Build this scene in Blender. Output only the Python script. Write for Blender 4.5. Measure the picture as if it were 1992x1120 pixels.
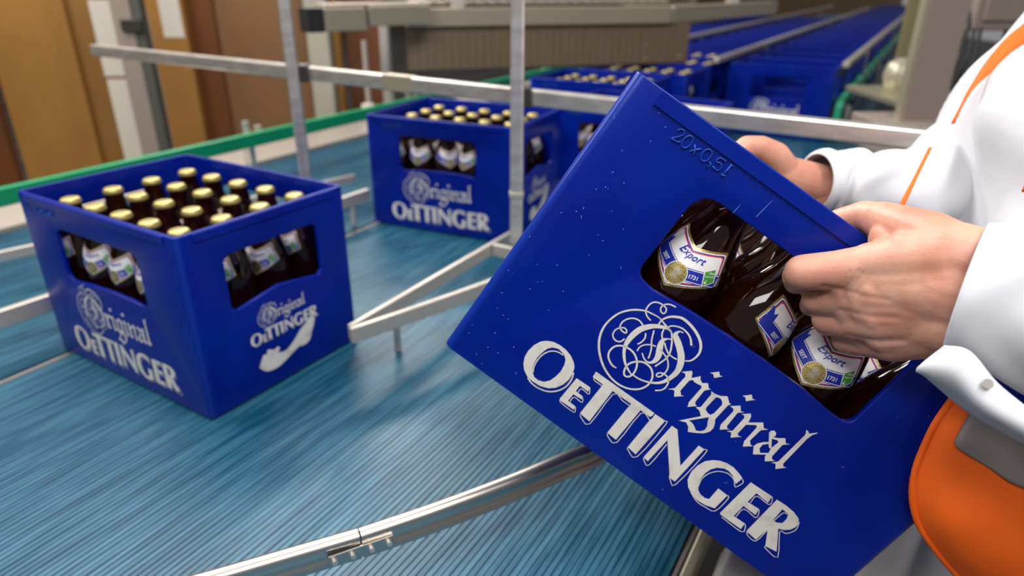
import bpy, bmesh, math, random
import numpy as np
from mathutils import Vector, Matrix, noise
from mathutils.geometry import tessellate_polygon
for o in list(bpy.data.objects): bpy.data.objects.remove(o)
SC = bpy.context.scene
COL = SC.collection
random.seed(7)
PI = math.pi
# World frame: belt top is z = 0, hall floor z = -0.75, metres. The conveyor runs along D (60 degrees).
# ---------------------------------------------------------------- camera, world, lights, exposure
CAMZ = 0.59688
fwd = Vector((0.0, 0.9114031, -0.41151475)); rgt = Vector((0.99999199, 0.00164686, 0.00364739)); up = rgt.cross(fwd)
cd = bpy.data.cameras.new('camera'); cam = bpy.data.objects.new('camera', cd); COL.objects.link(cam)
cd.sensor_width = 36; cd.lens = 1326.78 * 36 / 1992; cd.clip_start = 0.02; cd.clip_end = 100
m = Matrix((rgt, up, -fwd)).transposed().to_4x4(); m.translation = Vector((0, 0, CAMZ)); cam.matrix_world = m
cd.dof.use_dof = True; cd.dof.focus_distance = 0.52; cd.dof.aperture_fstop = 4.5
SC.camera = cam
SC.view_settings.view_transform = 'Standard'; SC.view_settings.look = 'None'
SC.view_settings.exposure = 0.0; SC.view_settings.gamma = 1; SC.view_settings.use_curve_mapping = False
w = bpy.data.worlds.new('hall_air'); SC.world = w; w.use_nodes = True
w.node_tree.nodes['Background'].inputs[0].default_value = (0.95, 0.96, 1.0, 1)
w.node_tree.nodes['Background'].inputs[1].default_value = 0.26
def area(name, loc, target, sx, sy, power, col=(1, 1, 1)):
    l = bpy.data.lights.new(name, 'AREA'); l.shape = 'RECTANGLE'; l.size = sx; l.size_y = sy; l.energy = power; l.color = col
    o = bpy.data.objects.new(name, l); COL.objects.link(o); o.location = loc
    o.rotation_euler = (Vector(target) - Vector(loc)).to_track_quat('-Z', 'Y').to_euler(); return o
area('hall_lamp_key', (-1.5, 2.4, 2.9), (-0.2, 1.0, 0), 2.0, 0.8, 100, (1, 0.97, 0.93))
area('hall_lamp_right', (0.62, -0.75, 2.5), (0.32, 0.5, 0.2), 1.2, 0.4, 36, (1, 0.98, 0.96))
area('hall_lamp_front', (-0.8, -1.0, 2.3), (0.3, 0.6, 0.3), 1.4, 0.5, 34, (1, 0.98, 0.96))
area('hall_lamp_over', (0.75, 0.25, 2.7), (0.25, 0.5, 0.3), 0.9, 0.35, 26, (1, 0.98, 0.95))
area('hall_lamp_back', (-1.2, 5.2, 3.0), (0.2, 3.0, 0), 1.6, 0.5, 95, (1, 0.96, 0.9))
area('hall_lamp_left', (-3.2, 1.6, 2.6), (-2.0, 3.5, 0.4), 1.8, 0.6, 75, (1, 0.93, 0.82))
# ---------------------------------------------------------------- helpers
def mat(name, col, rough=0.5, metal=0.0, **k):
    m = bpy.data.materials.new(name); m.use_nodes = True
    b = m.node_tree.nodes['Principled BSDF']
    b.inputs['Base Color'].default_value = (*col, 1); b.inputs['Roughness'].default_value = rough
    b.inputs['Metallic'].default_value = metal
    for kk, v in k.items():
        b.inputs[kk.replace('_', ' ')].default_value = v
    return m
def nd(m, t, **k):
    n = m.node_tree.nodes.new(t)
    for a, v in k.items(): setattr(n, a, v)
    return n
def lk(m, a, b): m.node_tree.links.new(a, b)
def noise_mix(m, c1, c2, scale=(8, 8, 8), lo=0.4, hi=0.6, detail=4, what='Base Color', coord='Object'):
    tc = nd(m, 'ShaderNodeTexCoord'); mp = nd(m, 'ShaderNodeMapping'); mp.inputs['Scale'].default_value = scale
    ns = nd(m, 'ShaderNodeTexNoise'); ns.inputs['Scale'].default_value = 1; ns.inputs['Detail'].default_value = detail
    cr = nd(m, 'ShaderNodeValToRGB'); cr.color_ramp.elements[0].position = lo; cr.color_ramp.elements[1].position = hi
    cr.color_ramp.elements[0].color = (*c1, 1); cr.color_ramp.elements[1].color = (*c2, 1)
    lk(m, tc.outputs[coord], mp.inputs[0]); lk(m, mp.outputs[0], ns.inputs[0]); lk(m, ns.outputs[0], cr.inputs[0])
    lk(m, cr.outputs[0], m.node_tree.nodes['Principled BSDF'].inputs[what]); return mp, ns, cr
def bump(m, scale=(100, 100, 100), strength=0.2, dist=0.001, detail=3):
    tc = nd(m, 'ShaderNodeTexCoord'); mp = nd(m, 'ShaderNodeMapping'); mp.inputs['Scale'].default_value = scale
    ns = nd(m, 'ShaderNodeTexNoise'); ns.inputs['Scale'].default_value = 1; ns.inputs['Detail'].default_value = detail
    bp = nd(m, 'ShaderNodeBump'); bp.inputs['Strength'].default_value = strength; bp.inputs['Distance'].default_value = dist
    lk(m, tc.outputs['Object'], mp.inputs[0]); lk(m, mp.outputs[0], ns.inputs[0]); lk(m, ns.outputs[0], bp.inputs['Height'])
    lk(m, bp.outputs[0], m.node_tree.nodes['Principled BSDF'].inputs['Normal'])
def link(name, me, parent=None, loc=(0, 0, 0), mats=(), smooth=None):
    o = bpy.data.objects.new(name, me); COL.objects.link(o); o.location = loc
    if parent: o.parent = parent
    for x in mats: me.materials.append(x)
    if smooth is not None:
        for p in me.polygons: p.use_smooth = True
        if smooth < 3: me.set_sharp_from_angle(angle=smooth)
    return o
def tobj(bm, name, mats, parent=None, smooth=None, loc=(0, 0, 0), bevel=0):
    bmesh.ops.recalc_face_normals(bm, faces=bm.faces[:])
    me = bpy.data.meshes.new(name); bm.to_mesh(me); bm.free()
    if not isinstance(mats, (list, tuple)): mats = [mats]
    o = link(name, me, parent, loc, mats)
    if bevel:
        b = o.modifiers.new('bevel', 'BEVEL'); b.width = bevel; b.segments = 2; b.limit_method = 'ANGLE'; b.angle_limit = 0.6
    if smooth is not None:
        for p in me.polygons: p.use_smooth = True
        if smooth < 3: me.set_sharp_from_angle(angle=smooth)
    return o
def empty(name, label=None, cat=None, loc=(0, 0, 0), rz=0, group=None):
    o = bpy.data.objects.new(name, None); COL.objects.link(o); o.location = loc; o.rotation_euler = (0, 0, rz); o.empty_display_size = 0.05
    return tag(o, label, cat, group) if label else o
def tag(o, label=None, cat=None, group=None, kind=None):
    if label: o['label'] = label
    if cat: o['category'] = cat
    if group: o['group'] = group
    if kind: o['kind'] = kind
    return o
def box(bm, c, s, R=None, mi=0):
    """axis box: centre c, size s, optional 3x3 rotation"""
    c = Vector(c); vs = []
    for i in range(8):
        p = Vector(((i & 1) - .5, ((i >> 1) & 1) - .5, (i >> 2) - .5)); p = Vector((p.x * s[0], p.y * s[1], p.z * s[2]))
        if R: p = R @ p
        vs.append(bm.verts.new(c + p))
    for f in ((0, 1, 3, 2), (4, 6, 7, 5), (0, 4, 5, 1), (2, 3, 7, 6), (0, 2, 6, 4), (1, 5, 7, 3)):
        bm.faces.new([vs[i] for i in f]).material_index = mi
def loft(bm, loops, cap=True, mi=0, closed=True):
    vv = [[bm.verts.new(p) for p in l] for l in loops]
    for a, b in zip(vv, vv[1:]):
        n = len(a)
        for i in range(n if closed else n - 1):
            bm.faces.new((a[i], a[(i + 1) % n], b[(i + 1) % n], b[i])).material_index = mi
    if cap and closed:
        bm.faces.new(vv[0][::-1]).material_index = mi; bm.faces.new(vv[-1]).material_index = mi
    return vv
def lathe(bm, prof, seg=24, c=(0, 0, 0), mi=0, M=None):
    c = Vector(c); loops = []
    for r, z in prof:
        l = []
        for k in range(seg):
            a = 2 * PI * k / seg; p = Vector((r * math.cos(a), r * math.sin(a), z)); p = (M @ p if M else p) + c; l.append(p)
        loops.append(l)
    loft(bm, loops, True, mi)
def cyl(bm, p0, p1, r, seg=16, mi=0, r1=None):
    p0, p1 = Vector(p0), Vector(p1); q = (p1 - p0).to_track_quat('Z', 'Y').to_matrix(); L = (p1 - p0).length
    lathe(bm, [(r, 0), (r if r1 is None else r1, L)], seg, p0, mi, q)
def sweep(bm, path, prof, cap=True, mi=0):
    """prof: list (side, up) ; path nearly horizontal 3D points"""
    loops = []; n = len(path); path = [Vector(p) for p in path]
    for i, p in enumerate(path):
        t = (path[min(i + 1, n - 1)] - path[max(i - 1, 0)]).normalized(); side = t.cross(Vector((0, 0, 1))).normalized(); u = side.cross(t)
        loops.append([p + side * a + u * b for a, b in prof])
    loft(bm, loops, cap, mi)
def smooth_path(pts, n=8):
    pts = [Vector(p) for p in pts]; out = []
    P = [2 * pts[0] - pts[1]] + pts + [2 * pts[-1] - pts[-2]]
    for i in range(1, len(P) - 2):
        for k in range(n):
            t = k / n; a, b, c, d = P[i - 1:i + 3]
            out.append(0.5 * ((2 * b) + (c - a) * t + (2 * a - 5 * b + 4 * c - d) * t * t + (3 * b - a - 3 * c + d) * t ** 3))
    out.append(pts[-1]); return out
def st(s, t, z=0.0): return Vector((s * .866 + t * .5, -s * .5 + t * .866, z))   # across / along the conveyor
RST = Matrix(((.866, .5, 0), (-.5, .866, 0), (0, 0, 1)))                          # local x across, y along
def fill(bm, loops, f, mi=0):
    """flat polygon with holes, f maps (a,b) to a point"""
    L3 = [[Vector((p[0], p[1], 0)) for p in l] for l in loops]; flat = [p for l in L3 for p in l]
    vs = [bm.verts.new(f(p.x, p.y)) for p in flat]
    for t in tessellate_polygon(L3):
        try: bm.faces.new([vs[i] for i in t]).material_index = mi
        except ValueError: pass
def stroke(bm, pts, f, mi=0, wid=None, sub=4):
    P = smooth_path([(p[0], p[1], (p[2] if len(p) > 2 else wid)) for p in pts], sub) if len(pts) > 2 else [Vector((p[0], p[1], p[2] if len(p) > 2 else wid)) for p in pts]
    prev = None
    for i, p in enumerate(P):
        a, b = P[max(i - 1, 0)], P[min(i + 1, len(P) - 1)]; t = Vector((b.x - a.x, b.y - a.y)).normalized(); nn = Vector((-t.y, t.x)) * p.z * .5
        q = (bm.verts.new(f(p.x + nn.x, p.y + nn.y)), bm.verts.new(f(p.x - nn.x, p.y - nn.y)))
        if prev: bm.faces.new((prev[0], prev[1], q[1], q[0])).material_index = mi
        prev = q
_txt = {}
def text_tris(s, size, shear=0.0):
    k = (s, size, shear)
    if k in _txt: return _txt[k]
    c = bpy.data.curves.new('t', 'FONT'); c.body = s; c.size = size; c.shear = shear; c.align_x = 'CENTER'; c.offset = 0.018 * size; c.resolution_u = 3
    o = bpy.data.objects.new('t', c); me = o.to_mesh(); me.calc_loop_triangles()
    r = ([v.co.copy() for v in me.vertices], [tuple(t.vertices) for t in me.loop_triangles]); o.to_mesh_clear()
    bpy.data.objects.remove(o); bpy.data.curves.remove(c); _txt[k] = r; return r
def put_text(bm, s, size, f, mi=0, shear=0.0):
    V, T = text_tris(s, size, shear); vs = [bm.verts.new(f(v.x, v.y)) for v in V]
    for t in T:
        try: bm.faces.new([vs[i] for i in t]).material_index = mi
        except ValueError: pass
def evalmesh(o):
    dg = bpy.context.evaluated_depsgraph_get(); dg.update(); me = bpy.data.meshes.new_from_object(o.evaluated_get(dg)); return me
def copy_tree(o, parent=None, loc=None, rz=None):
    c = o.copy(); COL.objects.link(c); c.parent = parent
    for ch in o.children: copy_tree(ch, c)
    return c
# ---------------------------------------------------------------- materials
M_BLUE = mat('crate_blue_plastic', (0.0, 0.012, 0.23), 0.30, 0, Specular_IOR_Level=0.22); noise_mix(M_BLUE, (0.0, 0.009, 0.215), (0.0, 0.014, 0.25), (9, 9, 9)); bump(M_BLUE, (320, 320, 320), 0.12, 0.0004)
def edge_wear_highlight(m, col, lo, hi):
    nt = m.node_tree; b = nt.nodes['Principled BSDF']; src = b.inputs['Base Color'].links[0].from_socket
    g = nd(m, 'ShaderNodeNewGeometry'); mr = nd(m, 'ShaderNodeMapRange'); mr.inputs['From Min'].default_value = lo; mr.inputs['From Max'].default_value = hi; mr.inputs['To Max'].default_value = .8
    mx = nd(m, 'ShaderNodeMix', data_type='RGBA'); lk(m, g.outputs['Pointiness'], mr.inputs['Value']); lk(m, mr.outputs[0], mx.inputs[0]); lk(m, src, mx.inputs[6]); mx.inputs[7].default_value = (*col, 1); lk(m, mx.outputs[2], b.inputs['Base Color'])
edge_wear_highlight(M_BLUE, (0.03, 0.12, 0.5), .535, .62)  # lighter blue on the edges: scuff wear and the bevel highlight, both as colour
M_BLUE2 = mat('scuffed_blue', (0.10, 0.2, 0.55), 0.6)
M_PRINT = mat('cream_print', (0.74, 0.70, 0.64), 0.5); noise_mix(M_PRINT, (0.55, 0.52, 0.48), (0.69, 0.66, 0.61), (60, 60, 60), .3, .5)
M_GLASS = mat('amber_bottle_glass', (0.045, 0.008, 0.001), 0.03, 0, Transmission_Weight=0.8, IOR=1.5, Specular_IOR_Level=0.3)
M_CAP = mat('gold_crown_cap', (0.50, 0.40, 0.15), 0.36, 0.6)
M_LW = mat('label_white', (0.82, 0.80, 0.8), 0.4); M_LB = mat('label_blue', (0.01, 0.025, 0.36), 0.4); M_LR = mat('label_red', (0.6, 0.03, 0.03), 0.4)
M_LG = mat('label_gold', (0.5, 0.38, 0.12), 0.32, 0.7); M_LGR = mat('label_green', (0.06, 0.3, 0.04), 0.45)
noise_mix(M_LG, (0.32, 0.22, 0.06), (0.6, 0.48, 0.18), (700, 700, 700), .35, .65)
M_STEEL = mat('brushed_stainless', (0.7, 0.65, 0.6), 0.3, 0.75); noise_mix(M_STEEL, (0.64, 0.59, 0.54), (0.78, 0.73, 0.68), (20, 20, 60))
M_POL = mat('polished_stainless', (0.62, 0.57, 0.52), 0.36, 1.0)
M_STEEL2 = mat('matt_steel', (0.58, 0.52, 0.46), 0.42, 0.6)
M_WARM = mat('warm_painted_steel', (0.42, 0.37, 0.27), 0.45, 0.55)
M_DARK = mat('dark_steel', (0.05, 0.045, 0.04), 0.5, 0.5)
M_BLACK = mat('black_rubber', (0.012, 0.012, 0.014), 0.55)
M_GREEN = mat('green_guide_plastic', (0.0, 0.27, 0.11), 0.35)
M_MAUVE = mat('grey_painted_steel', (0.27, 0.215, 0.19), 0.5, 0.1)
M_FLOOR = mat('hall_floor', (0.08, 0.075, 0.07), 0.6); noise_mix(M_FLOOR, (0.05, 0.045, 0.04), (0.11, 0.1, 0.09), (3, 3, 3))
M_WALL = mat('hall_wall', (0.26, 0.17, 0.09), 0.8)
M_BELT = mat('teal_modular_belt', (0.006, 0.13, 0.20), 0.40, 0, Specular_IOR_Level=0.5)
def belt_nodes(m):
    tc = nd(m, 'ShaderNodeTexCoord'); mp = nd(m, 'ShaderNodeMapping'); mp.inputs['Rotation'].default_value = (0, 0, math.radians(-60)); m2 = nd(m, 'ShaderNodeMapping'); m2.inputs['Scale'].default_value = (9, 130, 1)
    ns = nd(m, 'ShaderNodeTexNoise'); ns.inputs['Scale'].default_value = 1; ns.inputs['Detail'].default_value = 3
    cr = nd(m, 'ShaderNodeValToRGB'); e = cr.color_ramp.elements; e[0].position = .38; e[1].position = .66
    e[0].color = (0.0, 0.06, 0.115, 1); e[1].color = (0.03, 0.14, 0.215, 1)  # lengthwise streaks: broken reflections off the belt put into the colour, with scuffs
    lk(m, tc.outputs['Object'], mp.inputs[0]); lk(m, mp.outputs[0], m2.inputs[0]); lk(m, m2.outputs[0], ns.inputs[0]); lk(m, ns.outputs[0], cr.inputs[0])
    lk(m, cr.outputs[0], m.node_tree.nodes['Principled BSDF'].inputs['Base Color'])
belt_nodes(M_BELT)
def wood(name, a, b):
    m = mat(name, a, 0.55); noise_mix(m, a, b, (2.2, 2.2, 1.1), .3, .7); return m
M_BR1 = wood('brown_board', (0.36, 0.17, 0.035), (0.22, 0.10, 0.02)); M_BR2 = wood('dark_brown_board', (0.17, 0.05, 0.008), (0.09, 0.03, 0.006)); M_BR3 = wood('dusky_brown_board', (0.22, 0.11, 0.045), (0.16, 0.075, 0.03))
M_PAPER = mat('white_paper', (0.6, 0.56, 0.5), 0.8)
M_SKIN = mat('skin', (0.8, 0.44, 0.31), 0.47, 0, Subsurface_Weight=0.18, Subsurface_Scale=0.006); M_SKIN.node_tree.nodes['Principled BSDF'].inputs['Subsurface Radius'].default_value = (1, .35, .2)
noise_mix(M_SKIN, (0.57, 0.24, 0.16), (0.66, 0.35, 0.25), (28, 28, 28), .35, .65); bump(M_SKIN, (420, 420, 420), 0.35, 0.0006, 4)
M_COAT = mat('white_cotton', (0.67, 0.67, 0.71), 0.85, 0, Subsurface_Weight=0.0); bump(M_COAT, (14, 14, 14), 0.25, 0.01, 3)
M_ORANGE = mat('orange_vest_fabric', (1.0, 0.14, 0.004), 0.7); bump(M_ORANGE, (900, 900, 900), 0.2, 0.0004)
M_REFL = mat('grey_reflective_tape', (0.27, 0.24, 0.23), 0.5, 0.25); bump(M_REFL, (600, 600, 600), 0.3, 0.0004)
M_HAIR = mat('brown_hair', (0.06, 0.035, 0.02), 0.6); M_TROUS = mat('grey_trousers', (0.1, 0.1, 0.11), 0.9)
M_SCR = mat('scratch_white', (0.28, 0.4, 0.75), 0.6)
# ---------------------------------------------------------------- setting
FZ = -0.75
bm = bmesh.new(); box(bm, (0, 8, FZ - .05), (24, 30, .1)); tag(tobj(bm, 'floor', M_FLOOR), kind='structure')
bm = bmesh.new(); box(bm, (0, 22.9, 1.6), (24, .2, 4.8)); tag(tobj(bm, 'wall_back', M_WALL), kind='structure')
bm = bmesh.new(); box(bm, (-11.9, 8, 1.6), (.2, 30, 4.8)); tag(tobj(bm, 'wall_left', M_WALL), kind='structure')
# belts: slabs with ribs running along the travel direction
def belt(s0, s1, t0, t1, label, legs=True):
    root = empty('conveyor_belt', label, 'conveyor', st((s0 + s1) / 2, (t0 + t1) / 2, 0) + Vector((0, 0, FZ)))
    off = -root.location
    bm = bmesh.new(); n = int(round((s1 - s0) / .008)); prof = []
    for i in range(n):
        s = s0 + (s1 - s0) * i / n; p = (s1 - s0) / n
        prof += [(s, -.0011), (s + p * .28, -.0011), (s + p * .36, 0), (s + p * .92, 0)]
    prof += [(s1, -.0011), (s1, -.03), (s0, -.03)]
    a = [bm.verts.new(st(s, t0, z) + off) for s, z in prof]; b = [bm.verts.new(st(s, t1, z) + off) for s, z in prof]
    k = len(a)
    for i in range(k): bm.faces.new((a[i], a[(i + 1) % k], b[(i + 1) % k], b[i]))
    tobj(bm, 'belt_surface', M_BELT, root)
    for s in (s0 - .004, s1 + .004):
        bm = bmesh.new(); box(bm, st(s, (t0 + t1) / 2, -.065) + off, (.004, t1 - t0, .12), RST); tobj(bm, 'side_rail', M_STEEL2, root)
    for t in np.linspace(t0 + .4, t1 - .4, 6):
        for s in (s0 + .05, s1 - .05):
            bm = bmesh.new(); box(bm, st(s, t, (FZ - .03) / 2) + off, (.05, .05, -FZ - .03 - .0), RST); tobj(bm, 'leg', M_STEEL2, root)
    return root
belt(-1.183, -.127, -.6, 15.8, 'wide ribbed teal conveyor belt that the crates stand on')
belt(-1.955, -1.203, -.6, 15.8, 'ribbed teal conveyor belt beside the green guide rail, behind the left crate')
# steel sheet beyond the second belt
bm = bmesh.new(); box(bm, st(-2.12, 4.5, .002), (.30, 10.5, .012), RST); box(bm, st(-2.12, 4.5, -.37), (.2, 10, .74), RST)
tag(tobj(bm, 'side_panel', M_STEEL2), 'pale steel sheet panel running below the green guide rail', 'machine panel')
# right hand edge profile of the main belt
root = empty('edge_profile', 'narrow steel edge strip along the right rim of the teal belt, under the held crate', 'rail', st(-.10, 3, FZ))
off = -root.location
bm = bmesh.new(); box(bm, st(-.109, 3.5, -.004) + off, (.012, 8, .03), RST); tobj(bm, 'strip', M_WARM, root, bevel=.003)
for t in np.linspace(.2, 7, 4):
    bm = bmesh.new(); box(bm, st(-.105, t, (FZ - .02) / 2) + off, (.02, .05, -FZ - .02), RST); tobj(bm, 'leg', M_DARK, root)
# ---------------------------------------------------------------- guides, rails, posts
PROF = [(a * .92, b * .92) for a, b in ((-.007, -.026), (-.0078, -.012), (-.0078, -.0025), (-.008, .001), (-.006, .004), (-.002, .0055), (.002, .0055), (.006, .004), (.008, .001), (.0078, -.0025), (.0066, -.0040), (.0066, -.0165), (.0078, -.018), (.0074, -.026))]
KZ = .941; _r = lambda L: [(x * KZ, y * KZ, .120) for x, y, z in L]
root = empty('guide_rail', 'curved polished steel guide rail in the foreground, joined by a bolted plate', 'rail', (-.1, .55, 0)); off = -root.location
pa = smooth_path(_r([(-.42, .415, .09), (-.34, .443, .09), (-.283, .465, .09), (-.22, .492, .09), (-.153, .521, .09)]), 6)
pb = smooth_path(_r([(-.1515, .5215, .09), (-.078, .559, .09), (.003, .605, .09), (.063, .643, .09), (.102, .667, .09), (.205, .749, .09), (.27, .82, .09)]), 6)
for pth in (pa, pb):
    bm = bmesh.new(); sweep(bm, [p + off for p in pth], PROF); tobj(bm, 'rail_section', M_POL, root, smooth=.9)
bm = bmesh.new(); c = Vector((-.153 * KZ, .521 * KZ, .1125)); tdir = Vector((.07, .036, 0)).normalized(); R = Matrix((tdir, Vector((0, 0, 1)).cross(tdir), Vector((0, 0, 1)))).transposed(); nrm = Vector((tdir.y, -tdir.x, 0))
box(bm, c + nrm * .0075 + off - Vector((0, 0, .006)), (.062, .0022, .013), R); tobj(bm, 'joint_plate', M_POL, root, bevel=.0005)
for k in (-.026, -.009, .009, .026):
    bm = bmesh.new(); p = c + tdir * k + nrm * .0082 + off - Vector((0, 0, .006)); cyl(bm, p, p + nrm * .004, .0026, 12); tobj(bm, 'bolt', M_STEEL, root)
for (x, y) in ((-.34, .411), (.235, .755)):
    bm = bmesh.new(); cyl(bm, Vector((x, y, .004)) + off, Vector((x, y, .1)) + off, .006); tobj(bm, 'support_pin', M_STEEL, root)
def bar_guide(name, label, pths, w=.010, h=.026, z=.1, pins=(), m_=M_STEEL2):
    root = empty(name, label, 'rail', (pths[0][0][0], pths[0][0][1], 0)); off = -root.location
    for pth in pths:
        P = [Vector((p[0], p[1], z)) + off for p in (smooth_path([(q[0], q[1], 0) for q in pth], 6) if len(pth) > 2 else pth)]
        bm = bmesh.new(); sweep(bm, P, [(-w / 2, -h), (w / 2, -h), (w / 2, 0), (-w / 2, 0)]); tobj(bm, 'bar', m_, root, bevel=.0015)
    for p in pins:
        bm = bmesh.new(); cyl(bm, Vector((p[0], p[1], .002)) + off, Vector((p[0], p[1], z - h)) + off, .006); tobj(bm, 'support_pin', M_STEEL2, root)
    return root
bar_guide('guide_rail', 'v-shaped steel guide whose tip points at the left crate', [[(-.256, .956), (.012, 1.425)], [(-.253, .945), (-.15, 1.035), (-.047, 1.13), (.03, 1.21), (.12, 1.33)], [(-.038, 1.322), (.06, 1.27)]], pins=[(-.2, 1.05), (.06, 1.27)])
bar_guide('guide_rail', 'upper thin steel guide bar running behind the left crate', [[(-1.30, 1.04), (-1.047, 1.30), (-.80, 1.555), (-.453, 1.914)]], z=.088, h=.022, pins=[(-1.2, 1.15), (-.5, 1.87)])
bar_guide('guide_rail', 'lower thick steel guide bar entering behind the left crate, post standing on it', [[(-1.05, .74), (-.861, 1.029), (-.62, 1.40), (-.386, 1.768)]], z=.088, h=.03, w=.014, pins=[(-.95, .9), (-.42, 1.715)])
# tall posts
root = empty('railing_post', 'slim steel post in front of the middle crate, standing on the v-shaped guide', 'post', (.008, 1.297, .0)); 
bm = bmesh.new(); box(bm, (0, 0, .76), (.025, .02, 1.3)); tobj(bm, 'tube', M_STEEL, root, bevel=.004)
bm = bmesh.new(); box(bm, (0, 0, .214), (.028, .024, .010)); tobj(bm, 'joint_collar', M_STEEL2, root, bevel=.001)
bm = bmesh.new(); box(bm, (.012, .03, .397), (.03, .05, .036)); tobj(bm, 'clamp', M_DARK, root, bevel=.002)
bm = bmesh.new(); cyl(bm, (0, 0, .0), (0, 0, .12), .008); tobj(bm, 'foot_pin', M_STEEL2, root)
root = empty('railing_post', 'slim steel post left of the middle crate, rising behind the left crate', 'post', (-.487, 1.572, .06))
bm = bmesh.new(); box(bm, (0, 0, .70), (.025, .02, 1.38)); tobj(bm, 'tube', M_STEEL, root, bevel=.004)
bm = bmesh.new(); box(bm, (.012, .026, .345), (.035, .045, .036)); tobj(bm, 'clamp', M_DARK, root, bevel=.002)
# long cross bar
A0 = Vector((-.478, 1.612, .404)); B0 = Vector((.007, 1.338, .396)); dB = B0 - A0
root = empty('cross_bar', 'long square steel bar crossing the picture behind the two posts', 'rail', A0 - dB * 1.42); off = -root.location
RB = Matrix((dB.normalized(), Vector((0, 0, 1)).cross(dB).normalized(), dB.normalized().cross(Vector((0, 0, 1)).cross(dB).normalized()))).transposed()
for k0, k1, mm in ((-1.42, .50, M_STEEL), (.50, 2.9, M_STEEL)):
    a, b = A0 + dB * k0, A0 + dB * k1
    bm = bmesh.new(); box(bm, (a + b) / 2 + off, ((b - a).length - .001, .024, .030), RB); tobj(bm, 'bar_section', mm, root, bevel=.004)
bm = bmesh.new(); box(bm, A0 + dB * .50 + off, (.075, .027, .033), RB); tobj(bm, 'joint_sleeve', M_WARM, root, bevel=.002)
# green rail
root = empty('guide_rail', 'bright green plastic guide rail on steel brackets along the far belt edge', 'rail', st(-1.8, 2, 0)); off = -root.location
bm = bmesh.new(); sweep(bm, [st(-1.79, t, .155) + off for t in (-.8, 3.1, 6.9)], [(-.012, -.042), (.012, -.042), (.012, 0), (-.012, 0)]); tobj(bm, 'green_strip', M_GREEN, root, bevel=.003)
bm = bmesh.new(); sweep(bm, [st(-1.807, t, .15) + off for t in (-.8, 3.1, 6.9)], [(-.004, -.03), (.004, -.03), (.004, 0), (-.004, 0)]); tobj(bm, 'backing_bar', M_STEEL2, root)
for t in (.6, 1.47, 2.3, 3.5, 5):
    bm = bmesh.new(); p = st(-1.83, t, 0) + off; box(bm, p + Vector((0, 0, .065)), (.03, .02, .13), RST); cyl(bm, p + Vector((0, 0, .13)), p + Vector((0, 0, .185)), .011); cyl(bm, p + st(.0, .045, .13), p + st(0, .045, .165), .012); tobj(bm, 'bracket', M_STEEL, root)
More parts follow.
